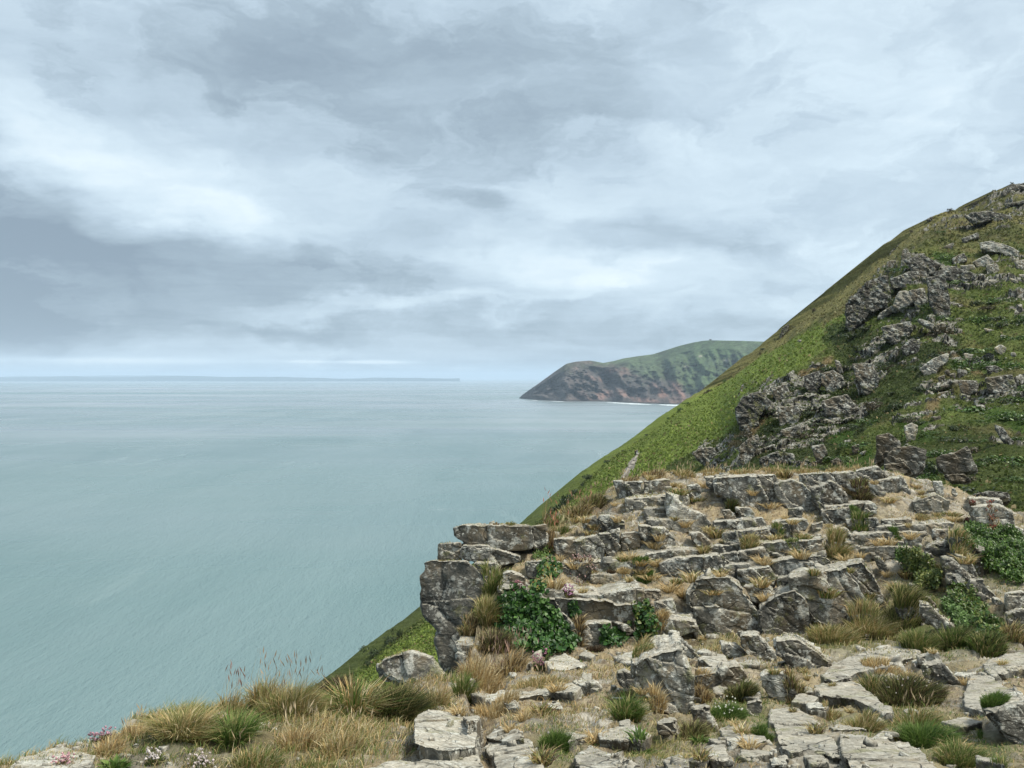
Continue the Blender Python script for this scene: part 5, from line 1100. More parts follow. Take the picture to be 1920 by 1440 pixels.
# frost-broken chips of slate lying about
NS = 2600
yy = 2.8*(15.5/2.8)**RNG.random(NS); xx = RNG.uniform(-0.7, 0.74, NS)*yy; sv_, sf_, k_ = [], [], 0
cn = fbm(np.stack([xx*1.6, yy*1.6, yy*0], -1), 720, 3, 0.6)
for x_, y_, c_ in zip(xx.tolist(), yy.tolist(), cn.tolist()):
    if c_ < -0.05+RNG.random()*0.2: continue
    h = BV.ray_cast(Vector((x_, y_, EYE+1.0)), Vector((0, 0, -1)), 12)
    if h[0] is None or abs(h[1][2]) < 0.6: continue
    r_ = 0.012+0.07*RNG.random()**3.5*(1.3 if y_ > 7 else 0.35)+0.0006*y_
    nv = 6; a = np.sort(RNG.uniform(0, math.tau, nv)); rr_ = r_*RNG.uniform(0.6, 1.2, nv); th = r_*RNG.uniform(0.25, 0.7); tl = RNG.normal(0, 0.25, 2)
    lo_ = np.stack([np.cos(a)*rr_, np.sin(a)*rr_*0.75, np.full(nv, -th*0.5)], -1); hi_ = lo_*np.array([0.8, 0.8, 0])+np.array([0, 0, th]); hi_[:, 2] += hi_[:, 0]*tl[0]+hi_[:, 1]*tl[1]
    sv_.append(np.concatenate([lo_, hi_, [[0, 0, th*1.05]]])+np.array(h[0][:])); i = np.arange(nv); j = (i+1) % nv; b0 = k_
    sf_.append(np.concatenate([np.stack([i, j, j+nv], -1), np.stack([i, j+nv, i+nv], -1), np.stack([i+nv, j+nv, np.full(nv, 2*nv)], -1)])+b0); k_ += 2*nv+1
me = make_mesh('rubble', np.concatenate(sv_), np.concatenate(sf_)); tag(link('rubble', me, R_PALE), kind='stuff')

class Acc:
    def __init__(s): s.V = []; s.F = []; s.C = []; s.n = 0
    def add(s, V_, F_, C_):
        s.V.append(V_); s.F.append(np.asarray(F_)+s.n); s.C.append(C_); s.n += len(V_)
    def build(s, name, mat, parent=None, loc=None, base=None):
        V_ = np.concatenate(s.V); 
        if base is not None: V_ = V_-np.array(base)
        me = make_mesh(name, V_, np.concatenate(s.F)); add_col(me, np.concatenate(s.C)); return link(name, me, mat, parent, loc)
def octa(c, r, col):
    n = len(c); d = np.array([[1,0,0],[-1,0,0],[0,1,0],[0,-1,0],[0,0,1],[0,0,-1]], float)
    V_ = (c[:, None]+d[None]*np.asarray(r).reshape(-1, 1, 1)*np.array([1, 1, 1.0])).reshape(-1, 3)
    f = np.array([[0,2,4],[2,1,4],[1,3,4],[3,0,4],[2,0,5],[1,2,5],[3,1,5],[0,3,5]])
    return V_, (np.arange(n)[:, None, None]*6+f[None]).reshape(-1, 3), np.repeat(col, 6, 0)
def seeds(T_, H, col, rng, w=0.006, ln=0.06):
    n = len(T_); a = rng.uniform(0, math.tau, n); s_ = np.stack([np.cos(a), np.sin(a), a*0], -1)*w
    up = np.stack([rng.normal(0, .25, n), rng.normal(0, .25, n), np.ones(n)], -1)*ln
    V_ = np.stack([T_-up*0.3, T_+up*0.25-s_, T_+up*0.25+s_, T_+up], 1).reshape(-1, 3); i = np.arange(n)[:, None]*4
    return V_, np.concatenate([i+[0, 1, 2], i+[1, 3, 2]]), np.repeat(col, 4, 0)
TRNG = np.random.default_rng(55)
def tuft(label, px_, py_, wpx, hpx, mixk, n=500, name='grass_tuft', cat='grass tuft', group='grass tufts on the crag top', lean=0.55, wind=(0.18, 0.0), seed=0, seedc=(0.42,0.32,0.2), bw=1.0, flowers=0, flc=(0.45,0.27,0.33), flat=1.0):
    h = cast(px_, py_)
    if h[0] is None: h = (Vector(g_pt(px_, py_)),)
    b_ = np.array(h[0][:]); Y = b_[1]; R_ = wpx/F_PX*Y/2; Hm = hpx/F_PX*Y; rng = TRNG
    a = rng.uniform(0, math.tau, n); rr = np.sqrt(rng.random(n))*R_*0.62
    off = np.stack([np.cos(a)*rr, np.sin(a)*rr*flat], -1)
    B = np.concatenate([b_[None, :2]+off, np.full((n, 1), b_[2])], 1)
    for i in range(n):   # stand on whatever is below
        q = BV.ray_cast(Vector((B[i, 0], B[i, 1], b_[2]+0.7)), Vector((0, 0, -1)), 1.6)
        if q[0] is not None: B[i, 2] = q[0][2]-0.008
    H = Hm*rng.uniform(0.35, 1.0, n)*(1-0.45*(rr/max(R_*0.62, 1e-4))**2)
    ks = list(mixk); C = np.concatenate([pick(k, 1, rng) for k in rng.choice(ks, n)])
    ld = off/max(R_*0.62, 1e-4)*(H*lean)[:, None]+rng.normal(0, 0.22, (n, 2))*H[:, None]+np.array(wind)*H[:, None]
    Wd = np.maximum(0.0030, 0.00085*Y)*rng.uniform(0.6, 1.5, n)*bw
    A_ = Acc(); V_, F_, C_ = blades(B, n, H, Wd, ld, rng.uniform(0.05, 0.3, n), C, rng); A_.add(V_, F_, C_)
    if seed:
        i = rng.choice(n, min(seed, n), replace=False); Hs = Hm*rng.uniform(0.85, 1.35, len(i)); l2 = rng.normal(0, 0.16, (len(i), 2))*Hs[:, None]+np.array(wind)*Hs[:, None]
        cs_ = pick('s', len(i), rng)*0.9; V_, F_, C_ = blades(B[i], len(i), Hs, np.full(len(i), max(0.0022, 0.0005*Y)), l2, np.zeros(len(i)), cs_, rng); A_.add(V_, F_, C_)
        Tt = V_.reshape(-1, 5, 3)[:, 4]; A_.add(*seeds(Tt, Hs, np.tile(seedc, (len(i), 1))*rng.uniform(0.7, 1.3, (len(i), 1)), rng, max(0.0035, 0.0007*Y), 0.022+0.0035*Y))
    if flowers:
        i = rng.integers(0, n, flowers); c_ = B[i]+np.stack([rng.normal(0, .01, flowers), rng.normal(0, .01, flowers), Hm*rng.uniform(0.5, 1.15, flowers)], -1)
        A_.add(*octa(c_, np.maximum(0.006, 0.0010*Y)*rng.uniform(0.7, 1.3, flowers), np.tile(flc, (flowers, 1))*rng.uniform(0.6, 1.35, (flowers, 1))))
    o = A_.build(name, M_BLADE, loc=tuple(b_), base=b_); return tag(o, label, cat, group, 'thing')
TL = tuft
# left-hand grassy edge
TL('big shaggy round tussock on the cliff edge at lower left',345,1385,150,88,'oos',2600,lean=1.1)
TL('bright green broad-bladed clump right of the shaggy tussock',440,1385,95,70,'ggo',600,bw=1.8,lean=1.2)
TL('tall grey-green tussock with brown seed heads against the sea',545,1345,170,92,'ooso',2600,seed=40,seedc=(0.26,0.18,0.12))
TL('feathery grass standing highest against the sea at the left edge',500,1325,110,80,'ooss',1000,seed=26,seedc=(0.40,0.28,0.18))
TL('wispy reddish grass on the edge left of the feathery grass',430,1335,70,65,'os',260,seed=22,seedc=(0.30,0.16,0.12))
TL('yellow-green leafy clump beside the dark heath bush',665,1345,120,98,'gos',800,bw=1.9,lean=1.3)
TL('straw-coloured clump with upright ears below the tall tussock',560,1400,130,60,'ss',900,seed=34,seedc=(0.55,0.44,0.28))
TL('straw-coloured clump left of the ridged pale rock',640,1410,130,55,'sso',900,seed=20,seedc=(0.55,0.44,0.28))
TL('dry grass mound above the thrift near the left corner',255,1385,90,40,'ss',700,seed=10)
TL('sparse straw between the corner rock and the tussock',205,1405,80,35,'ss',400)
TL('mossy low grass at the bottom edge left of the pale slab',590,1445,120,30,'gos',900)
TL('green-and-straw tangle at the bottom beneath the shaggy tussock',480,1435,150,50,'gso',900,seed=12)
TL('dark glossy rosette of leaves at the bottom left',215,1440,60,28,'gg',160,name='dock_plant',cat='plant',group=None,bw=4.5,lean=1.6)
TL('pink thrift cushion on the seaward edge above the corner rock',190,1385,60,22,'ds',300,name='thrift',cat='thrift',group='thrift cushions',flowers=60)
TL('white-headed thrift cushion beneath the shaggy tussock',290,1430,50,25,'gd',250,name='thrift',cat='thrift',group='thrift cushions',flowers=40,flc=(0.6,0.55,0.52))
TL('fading thrift heads between tussock and bright green clump',400,1372,50,28,'so',160,name='thrift',cat='thrift',group='thrift cushions',flowers=30,flc=(0.55,0.42,0.42))
TL('fading thrift at the bottom edge right of the white-headed cushion',375,1438,70,24,'gd',250,name='thrift',cat='thrift',group='thrift cushions',flowers=46,flc=(0.55,0.48,0.46))
TL('dusky thrift in straw beside the pale bottom-left rock',120,1432,50,18,'ds',160,name='thrift',cat='thrift',group='thrift cushions',flowers=36,flc=(0.5,0.3,0.32))
TL('dark green heath bush domed at the edge right of the leafy clump',742,1352,150,95,'hhhho',4600,name='heath_bush',cat='bush',group='heath and heather bushes',lean=0.7)
TL('purple-brown heather bush silhouetted against the sea',620,1302,105,52,'ddd',1600,name='heather',cat='heather',group='heath and heather bushes',lean=0.8)
TL('tawny upright grass between heath bush and boulder gap',815,1322,80,45,'sso',600,seed=26,seedc=(0.5,0.4,0.26))
TL('dry grass fringe in front of the dark fluted rock',900,1290,120,65,'ss',1100,seed=40,seedc=(0.45,0.33,0.2))
TL('green grass blades in the dry fringe by the boulder gap',870,1295,60,55,'go',400)
TL('tall dry grass with pinkish ears at the foot of the ivy',950,1262,100,60,'sds',1000,seed=50,seedc=(0.42,0.27,0.22))
TL('purple heather at the foot of the ivy',940,1272,45,30,'dd',400,name='heather',cat='heather',group='heath and heather bushes',flowers=40,flc=(0.22,0.09,0.12))
TL('bright pink thrift left of the white-crusted slab',1012,1256,52,26,'dg',300,name='thrift',cat='thrift',group='thrift cushions',flowers=90,flc=(0.42,0.20,0.27))
TL('wide straw mound behind the long pale slab',1010,1285,170,28,'sso',1300,seed=20)
TL('straw grass in front of the long pale slab',930,1340,130,45,'ss',900,seed=20)
TL('bright lush green cushion between two bottom slabs',1040,1405,85,50,'gg',2600,name='grass_cushion',cat='grass',lean=0.3)
TL('fresh green long-bladed tuft below the tall pale rock',1175,1345,75,62,'ggo',700,bw=1.3,lean=0.9)
TL('orange-straw wisps against the tall pale rock',1232,1310,50,40,'ss',360)
TL('straw wisps left of the tall pale rock',1200,1300,60,34,'so',300)
TL('dark olive tussock right of the upright grey stone',1300,1385,70,48,'odo',1100)
TL('dock plant with blue-green leaves left of the bottom slabs',1200,1412,50,30,'g',80,name='dock_plant',cat='plant',group=None,bw=5,lean=1.8)
TL('small leafy dock plant beside the clover cushion',1312,1392,34,22,'g',60,name='dock_plant',cat='plant',group=None,bw=4,lean=1.5)
TL('dark dome of olive heath behind the clover cushion',1388,1312,80,42,'hho',1800,name='heath_bush',cat='bush',group='heath and heather bushes',lean=0.6)
TL('clover-like bright green cushion dotted with white flowers',1365,1345,95,32,'gg',2600,name='clover_cushion',cat='clover',group=None,lean=0.5,flowers=26,flc=(0.6,0.6,0.5))
TL('green tongue of turf running down beside the left large slab',1425,1375,70,28,'gg',1200,name='grass_cushion',cat='grass',lean=0.4)
TL('rust-coloured dry grass strip above the left large slab',1490,1290,60,34,'sdo',700)
TL('tawny tuft left of the clover cushion',1318,1318,44,36,'sd',500)
TL('tawny grass before the squat fractured rock',1310,1270,70,24,'ss',500)
# grass banks around the path
TL('long olive grass bank below the parallelogram face, left part',1560,1205,130,48,'oos',2600)
TL('long olive grass bank below the parallelogram face, right part',1630,1195,120,55,'oso',2600)
TL('dark olive grass hanging under the flat overhanging flake',1690,1170,110,60,'oho',2400)
TL('olive grass spilling onto the path head',1725,1215,100,50,'oog',2200)
TL('dark leafy grass right of the white-spotted beam',1790,1215,100,60,'ogh',2400)
TL('shadowy green grass low beside the right-hand path',1850,1215,90,46,'ogh',1600)
TL('brown-green grass at the right edge above the path',1900,1195,60,44,'ods',1000)
TL('big dark heath mound with dried stems between the two paths',1705,1310,170,62,'hhdo',4600,name='heath_bush',cat='bush',group='heath and heather bushes',lean=0.5,flowers=30,flc=(0.5,0.45,0.4))
TL('green side of the heath mound with straw on top',1640,1300,80,52,'ghos',1700,name='heath_bush',cat='bush',group='heath and heather bushes',lean=0.6)
TL('pale straw crown of the heath mound',1655,1262,110,24,'ss',900)
TL('olive grass right below the long trodden slab',1620,1365,100,44,'oso',1500)
TL('thick fresh green clump at the lower right',1735,1400,120,60,'gg',2600,bw=1.1,lean=0.8)
TL('straw and green clump above the thick fresh one',1720,1360,110,48,'sog',1200,seed=18)
TL('bluish weedy grass at the bottom right',1800,1430,120,50,'go',1500)
TL('green cushion against the lichened side of the right-hand rock',1862,1385,70,34,'gg',1600,name='grass_cushion',cat='grass',lean=0.5)
TL('yellowish mossy tuft in the bottom right corner',1880,1445,90,30,'go',900)
TL('olive strip of grass left of the bottom right slab',1560,1345,50,24,'os',400)
# terrace tufts
TL('bright little tuft alone on the upper dusty terrace',1678,1004,30,18,'gg',400)
TL('dark green spiky tuft on the left of the upper terrace',1371,958,30,34,'hh',800,name='gorse_tuft',cat='gorse',group=None,lean=0.3)
TL('olive patch between two leaning blocks',1405,1022,48,28,'oos',700)
TL('olive patch right of the leaning blocks',1458,1006,30,20,'og',400)
TL('flat green tuft on the thin wide ledge',1487,1034,40,16,'go',500)
TL('shaggy straw-and-olive tuft in the centre of the terraces',1568,1040,56,46,'oso',1200)
TL('leafy tuft in front of the lichened stub',1612,990,44,24,'go',600)
TL('small green mound on top of the sloping block',1602,970,26,14,'gg',300)
TL('greenish-straw tuft at the right of the upper terrace',1728,974,34,16,'os',400)
TL('brown heather filling the gap under the highest ledge',1615,932,56,24,'dod',1200,name='heather',cat='heather',group='heath and heather bushes')
TL('long straw bank at the right end of the upper terrace',1790,1010,110,26,'sog',1600)
TL('reddish sorrel patch at the right of the terraces',1818,980,30,10,'dd',260,name='sorrel',cat='plant',group='patches of red sorrel',flowers=50,flc=(0.20,0.07,0.05))
TL('reddish sorrel patch beside the long layered shelf',1862,975,36,9,'ds',260,name='sorrel',cat='plant',group='patches of red sorrel',flowers=50,flc=(0.30,0.10,0.07))
TL('tall pink-brown dock spikes at the left of the second tier',1032,1030,44,50,'sd',260,name='dock_spikes',cat='plant',group=None,seed=44,seedc=(0.42,0.17,0.11),lean=0.2)
TL('cream flower spikes by the crag edge',1056,1000,30,24,'go',160,name='flower_spikes',cat='plant',group=None,seed=26,seedc=(0.50,0.45,0.25),lean=0.2)
TL('rounded straw tuft at the end of the long low ledge',1168,1075,36,18,'ss',500)
TL('wide bright green cushion on the terrace by the long low ledge',1205,1082,62,16,'gg',1500,name='grass_cushion',cat='grass',lean=0.3)
TL('dark purplish heather on the long low ledge',1146,1075,24,12,'dd',260,name='heather',cat='heather',group='heath and heather bushes')
TL('pink thrift on the lip above the ivy',1066,1113,30,14,'od',260,name='thrift',cat='thrift',group='thrift cushions',flowers=50,flc=(0.48,0.26,0.38))
TL('dusky thrift on the mossy capping stone',975,1105,42,12,'dd',240,name='thrift',cat='thrift',group='thrift cushions',flowers=44,flc=(0.35,0.15,0.18))
TL('withered thrift along the foot of the long low ledge',1095,1075,90,12,'ds',400,name='thrift',cat='thrift',group='thrift cushions',flowers=60,flc=(0.42,0.28,0.26))
TL('dark heather under the white-splashed face',1115,1222,50,18,'dd',500,name='heather',cat='heather',group='heath and heather bushes')
TL('straw tuft spilling from the small squared block',1240,1158,38,26,'ss',500)
TL('brown tuft hanging on the overhung face',1086,1178,26,28,'sd',400,lean=0.9)
TL('green-and-tawny turf in front of the white-splashed face',1190,1228,110,24,'gos',1300)
TL('thin grass on the rim of the long top ledge',957,984,26,12,'oo',160)
TL('weedy stalk on the rim of the long top ledge',998,984,14,24,'og',60)
TL('wisp of grass at the outer rim of the long top ledge',930,984,18,9,'sd',80)
TL('rough brown grass where the crag edge meets the green slope',1080,968,90,34,'dso',1200,seed=24,seedc=(0.38,0.2,0.13))
TL('tall olive weeds in front of the green slope',1110,948,80,32,'ood',1000,seed=20,seedc=(0.3,0.22,0.14))
TL('green grass at the lip beside the upright tapered block',1040,985,50,26,'og',900)
TL('tawny grass hanging on the mossy gully beside the bulging block',880,1190,55,40,'sdo',700)
TL('mossy olive grass of the gully, upper part',925,1105,60,45,'oog',1800,flat=1.2)
TL('mossy olive grass of the gully, lower part',915,1160,70,60,'oos',2200,flat=1.2)
TL('dark sedge in the hollow left of the ivy',930,1215,90,50,'ddo',1500)
for k_, (a_, b_) in enumerate([(1175,885),(1225,882),(1280,878),(1335,876),(1390,876),(1450,875),(1510,874),(1570,872),(1620,870)]):
    L9 = ['orange-brown grass at the left end of the highest ledge','orange grass second along the rim of the highest ledge','straw grass on the rim in front of the squared grey outcrop','straw grass on the rim just right of the squared grey outcrop','pale straw grass on the rim below the dark crags','straw grass on the rim below the broken crag','grass at the middle right of the highest ledge rim','straw fringe approaching the tall rock tower','last straw fringe before the tall rock tower']
    TL(L9[k_], a_, b_+6, 70, 14+(4 if k_ < 3 else 0), 'sso' if k_ > 1 else 'sds', 700, lean=0.5, seed=16, flat=2.0)

# many small dry tufts on the steps and in the turf, copies of four
protos = []
for k_ in range(4):
    rng = np.random.default_rng(40+k_); n_ = 170; a = rng.uniform(0, math.tau, n_); rr = np.sqrt(rng.random(n_))*0.05
    off = np.stack([np.cos(a)*rr, np.sin(a)*rr], -1); H = 0.16*rng.uniform(0.35, 1.0, n_)
    mx = ['sss', 'sso', 'sdo', 'ogs'][k_]; C = np.concatenate([pick(q, 1, rng) for q in rng.choice(list(mx), n_)])
    V_, F_, C_ = blades(np.concatenate([off, np.full((n_, 1), -0.01)], 1), n_, H, 0.008*rng.uniform(0.6, 1.4, n_), off/0.05*(H*0.7)[:, None]+rng.normal(0, 0.25, (n_, 2))*H[:, None], rng.uniform(0.1, 0.35, n_), C, rng)
    me = make_mesh('grass_tuft', V_, F_); add_col(me, C_); me.materials.append(M_BLADE); protos.append(me)
pr_ = np.random.default_rng(88); cnt = 0
SL = ['small tuft of bleached straw, one of many dotting the terraces and turf','small straw-and-olive tuft, one of many dotting the terraces and turf','small brown withered tuft, one of many dotting the terraces and turf','small greenish tuft, one of many dotting the terraces and turf']
while cnt < 130:
    x, y = (pr_.uniform(1030, 1850), pr_.uniform(890, 1130)) if cnt < 95 else (pr_.uniform(860, 1900), pr_.uniform(1150, 1430))
    h = cast(x, y)
    if h[0] is None or h[0][1] > 18 or abs(h[1][2]) < 0.55: continue
    k_ = [0, 0, 0, 1, 1, 2, 3][pr_.integers(0, 7)]
    o = bpy.data.objects.new('grass_tuft', protos[k_]); COL.objects.link(o); o.location = h[0]; sc_ = pr_.uniform(0.6, 1.5)*(0.9 if y < 1140 else 0.42); o.scale = (sc_*pr_.uniform(1, 1.9), sc_, sc_*pr_.uniform(0.7, 1.1)); o.rotation_euler = (0, 0, pr_.uniform(-0.5, 0.5))
    tag(o, SL[k_], 'grass tuft', ['small straw tufts', 'small straw-and-olive tufts', 'small withered tufts', 'small greenish tufts'][k_], 'thing'); cnt += 1

# creepers and leafy plants: leaves laid over what is behind them
def leaves(P_, Nn, size, C, rng, shape='ivy'):
    n = len(P_); up = np.array([0, 0, 1.0])
    t1 = np.cross(Nn, up); t1 /= np.linalg.norm(t1, axis=1, keepdims=True)+1e-9; t2 = np.cross(t1, Nn)
    a = rng.normal(0, 0.7, n)[:, None]; u = t1*np.cos(a)+t2*np.sin(a); w = -t1*np.sin(a)+t2*np.cos(a)
    if shape == 'ivy': pts = [(0, 0.55, 0.0), (-0.5, 0.15, .08), (-0.28, -0.35, 0), (0, -0.62, -.05), (0.28, -0.35, 0), (0.5, 0.15, .08)]
    else: pts = [(0, 0.6, 0.0), (-0.25, 0.1, .06), (-0.15, -0.4, 0), (0, -0.6, 0), (0.15, -0.4, 0), (0.25, 0.1, .06)]
    V_ = np.stack([P_+(u*x+w*y+Nn*z)*size[:, None] for x, y, z in pts], 1).reshape(-1, 3)
    i = np.arange(n)[:, None]*6; F_ = np.concatenate([i+[0, 1, 2], i+[0, 2, 3], i+[0, 3, 4], i+[0, 4, 5]])
    return V_, F_, np.repeat(C, 6, 0)
def cover(label, poly, n, size, cols, height, name, cat, group=None, shape='ivy', flowers=0, flc=(0.6, 0.6, 0.3), out=0.05, stem=True):
    rng = TRNG; poly = np.array(poly); lo = poly.min(0); hi = poly.max(0); P_ = []; Nn = []; c_ = poly.mean(0)
    tries = 0
    while len(P_) < n and tries < n*8:
        tries += 1; x = rng.uniform(lo[0], hi[0]); y = rng.uniform(lo[1], hi[1])
        jx, jy = rng.normal(0, 3, 2)
        if not inpoly(np.array([x+jx]), np.array([y+jy]), poly.tolist())[0]: continue
        h = cast(x, y)
        if h[0] is None: continue
        nn_ = np.array(h[1][:]); nn_ = nn_ if nn_@(np.array([0, 0, EYE])-np.array(h[0][:])) > 0 else -nn_
        P_.append(h[0][:]); Nn.append(nn_)
    P_ = np.array(P_); Nn = np.array(Nn); n = len(P_)
    if n < 5: return
    med = np.median(P_[:, 1]); kp = np.abs(P_[:, 1]-med) < 1.6; P_ = P_[kp]; Nn = Nn[kp]; n = len(P_)
    ctr = P_.mean(0); ex = np.ptp(P_, 0)/2+1e-3
    prof = np.clip(1-(((P_[:, 0]-ctr[0])/ex[0]/1.1)**2), 0.1, 1)**0.5
    clump = 0.45+0.9*np.clip(fbm(P_*6, 810, 3)+0.4, 0, 1)
    P_ = P_+Nn*(out*rng.uniform(0.2, 1.0, n)*clump)[:, None]+np.array([0, 0, 1.0])*(height*prof*clump*rng.random(n)**0.6)[:, None]
    nr_ = Nn*0.6+rng.normal(0, 0.6, (n, 3))+np.array([0, -0.35, 0.45]); nr_ /= np.linalg.norm(nr_, axis=1, keepdims=True)
    C = np.array(cols)[rng.integers(0, len(cols), n)]*rng.uniform(0.7, 1.35, (n, 1))
    A_ = Acc(); A_.add(*leaves(P_, nr_, size*rng.uniform(0.6, 1.25, n), C, rng, shape))
    if flowers:
        i = rng.integers(0, n, flowers); A_.add(*octa(P_[i]+Nn[i]*0.03+np.array([0, 0, 0.03]), np.full(flowers, max(0.008, 0.0009*med)), np.tile(flc, (flowers, 1))))
    b_ = (float(ctr[0]), float(ctr[1]), float(P_[:, 2].min()))
    o = A_.build(name, M_LEAF, loc=b_, base=b_)
    if name == 'leafy_plant': tag(o, kind='stuff')
    else: tag(o, label, cat, group, 'thing')
    return o
IV = [(0.025,0.08,0.012),(0.038,0.105,0.016),(0.018,0.05,0.010),(0.065,0.14,0.024)]
cover('large curtain of glossy ivy hanging over the rock wall', fr('A', [(570,905),(640,870),(740,875),(840,925),(900,1000),(960,1060),(1025,1150),(985,1220),(870,1255),(760,1250),(650,1200),(600,1060)]), 9500, 0.048, IV, 0.03, 'ivy', 'ivy', out=0.16)
cover('leafy creeper climbing beside the boxy stone', fr('A', [(1385,940),(1430,925),(1505,1010),(1500,1120),(1440,1180),(1380,1150),(1370,1040)]), 1300, 0.045, IV+[(0.14,0.17,0.04)], 0.02, 'creeper', 'creeper', 'small creepers on the ivy wall', out=0.10)
cover('creeper in the cleft under the white-splashed face', fr('A', [(1180,1085),(1290,1100),(1330,1150),(1260,1200),(1190,1190)]), 700, 0.045, IV, 0.02, 'creeper', 'creeper', 'small creepers on the ivy wall', out=0.08)
cover('creeper trailing down from the mossy capping stone', fr('A', [(815,690),(930,690),(935,740),(880,790),(830,860),(770,880),(740,840),(800,780)]), 900, 0.045, IV+[(0.16,0.2,0.05)], 0.04, 'creeper', 'creeper', 'small creepers on the ivy wall', out=0.08, flowers=30, flc=(0.5,0.28,0.08))
cover('sprig of creeper above the brown hanging tuft', fr('A', [(975,920),(1010,915),(1050,990),(1020,1030),(985,990)]), 160, 0.04, IV, 0.02, 'creeper', 'creeper', 'small creepers on the ivy wall')
cover('low green leaves beside the dock spikes', fr('A', [(765,640),(840,615),(900,640),(840,680),(770,670)]), 360, 0.035, [(0.12,0.19,0.04),(0.08,0.14,0.03)], 0.05, 'leafy_plant', 'plant', 'leafy plants', shape='leaf')
SH = [(0.055,0.12,0.014),(0.075,0.15,0.018),(0.03,0.065,0.012),(0.11,0.18,0.03),(0.04,0.09,0.012)]
cover('bright green shrub at the right edge of the terraces', fr('K', [(1380,480),(1450,330),(1560,230),(1700,200),(1800,260),(1925,330),(1985,600),(1925,800),(1800,820),(1650,740),(1500,640),(1400,600)]), 9000, 0.038, SH, 0.15, 'shrub', 'shrub', 'green shrubs at the right of the crag', shape='leaf', out=0.08)
cover('lower arm of green shrub behind the ragged upper mass', fr('K', [(1130,120),(1250,90),(1420,150),(1520,260),(1400,340),(1300,300),(1180,240)]), 3000, 0.035, SH, 0.12, 'shrub', 'shrub', 'green shrubs at the right of the crag', shape='leaf')
cover('shrub topping the right edge below the white-topped boulder', fr('K', [(1560,110),(1700,120),(1850,220),(1925,300),(1800,300),(1640,230)]), 1800, 0.035, SH, 0.12, 'shrub', 'shrub', 'green shrubs at the right of the crag', shape='leaf')
FE = [(0.15,0.18,0.04),(0.20,0.22,0.06),(0.09,0.13,0.03),(0.06,0.09,0.025)]
cover('tall yellowish fern clump in the middle of the right-hand outcrop', fr('K', [(330,560),(400,470),(560,560),(720,660),(860,800),(860,900),(740,910),(600,880),(480,740),(380,650)]), 4200, 0.045, FE, 0.24, 'fern_clump', 'fern', None, shape='leaf')
cover('dark green shoots at the top of the fern clump', fr('K', [(250,420),(330,370),(420,440),(400,520),(300,500)]), 600, 0.035, SH, 0.12, 'leafy_plant', 'plant', 'leafy plants', shape='leaf')
cover('leafy green plants spreading under the pale-crowned rock', fr('K', [(930,960),(1080,900),(1220,960),(1300,1050),(1420,1150),(1460,1300),(1300,1330),(1200,1220),(1060,1110)]), 4200, 0.045, SH+FE, 0.16, 'leafy_plant', 'plant', 'leafy plants', shape='leaf')
cover('pale green plants streaming down beside the white-spotted beam', fr('K', [(860,1060),(960,1040),(1080,1120),(1150,1260),(1240,1400),(1160,1430),(1060,1330),(960,1190)]), 2600, 0.035, [(0.12,0.20,0.05),(0.09,0.16,0.04)], 0.10, 'leafy_plant', 'plant', 'leafy plants', shape='leaf')
cover('leafy plants above the right-hand path', fr('K', [(1260,1240),(1420,1220),(1560,1300),(1640,1400),(1560,1560),(1380,1520),(1280,1380)]), 2600, 0.045, SH+FE, 0.12, 'leafy_plant', 'plant', 'leafy plants', shape='leaf')
# ------------------------------------------------------------------ cover of the hillside
HR = np.random.default_rng(99)
NH = 330000
ii = HR.integers(1, nrow-1, NH); jj = HR.integers(1, ncol-1, NH)
B = HV[ii, jj]+HR.normal(0, 0.1, (NH, 3)); Yh = B[:, 1]; cH = HILLCOL[ii, jj]
H = np.clip(0.0026*Yh, 0.12, 0.5)*HR.uniform(0.5, 1.5, NH); Wd = H*HR.uniform(0.5, 1.2, NH)
nz5 = fbm(B*0.6, 900, 3, 0.6)
Cc = cH*(HR.uniform(0.8, 1.25, (NH, 1))+0.55*nz5[:, None]).clip(0.35, 2.0)
tw = (HR.random(NH) < 0.06)[:, None]; Cc = np.where(tw, np.array([0.24, 0.19, 0.09])*HR.uniform(0.6, 1.2, (NH, 1)), Cc)
kp = (HR.random(NH) < np.where(Yh > 230, 0.7, 0.95)) & ~trk[ii, jj] & (~NOBL[ii, jj] | (HR.random(NH) < 0.35))
Cc = np.where(NOBL[ii, jj][:, None], np.array([0.075, 0.095, 0.03])*HR.uniform(0.5, 1.6, (NH, 1)), Cc); B = B[kp]; H = H[kp]; Wd = Wd[kp]; Cc = Cc[kp]; n = len(B)
V_, F_, C_ = blades(B-np.array([0, 0, 0.08]), n, H, Wd, HR.normal(0, 0.5, (n, 2))*H[:, None], HR.uniform(0.1, 0.4, n), Cc, HR)
me = make_mesh('bracken', V_, F_); add_col(me, C_); tag(link('bracken', me, M_BLADE), kind='stuff')

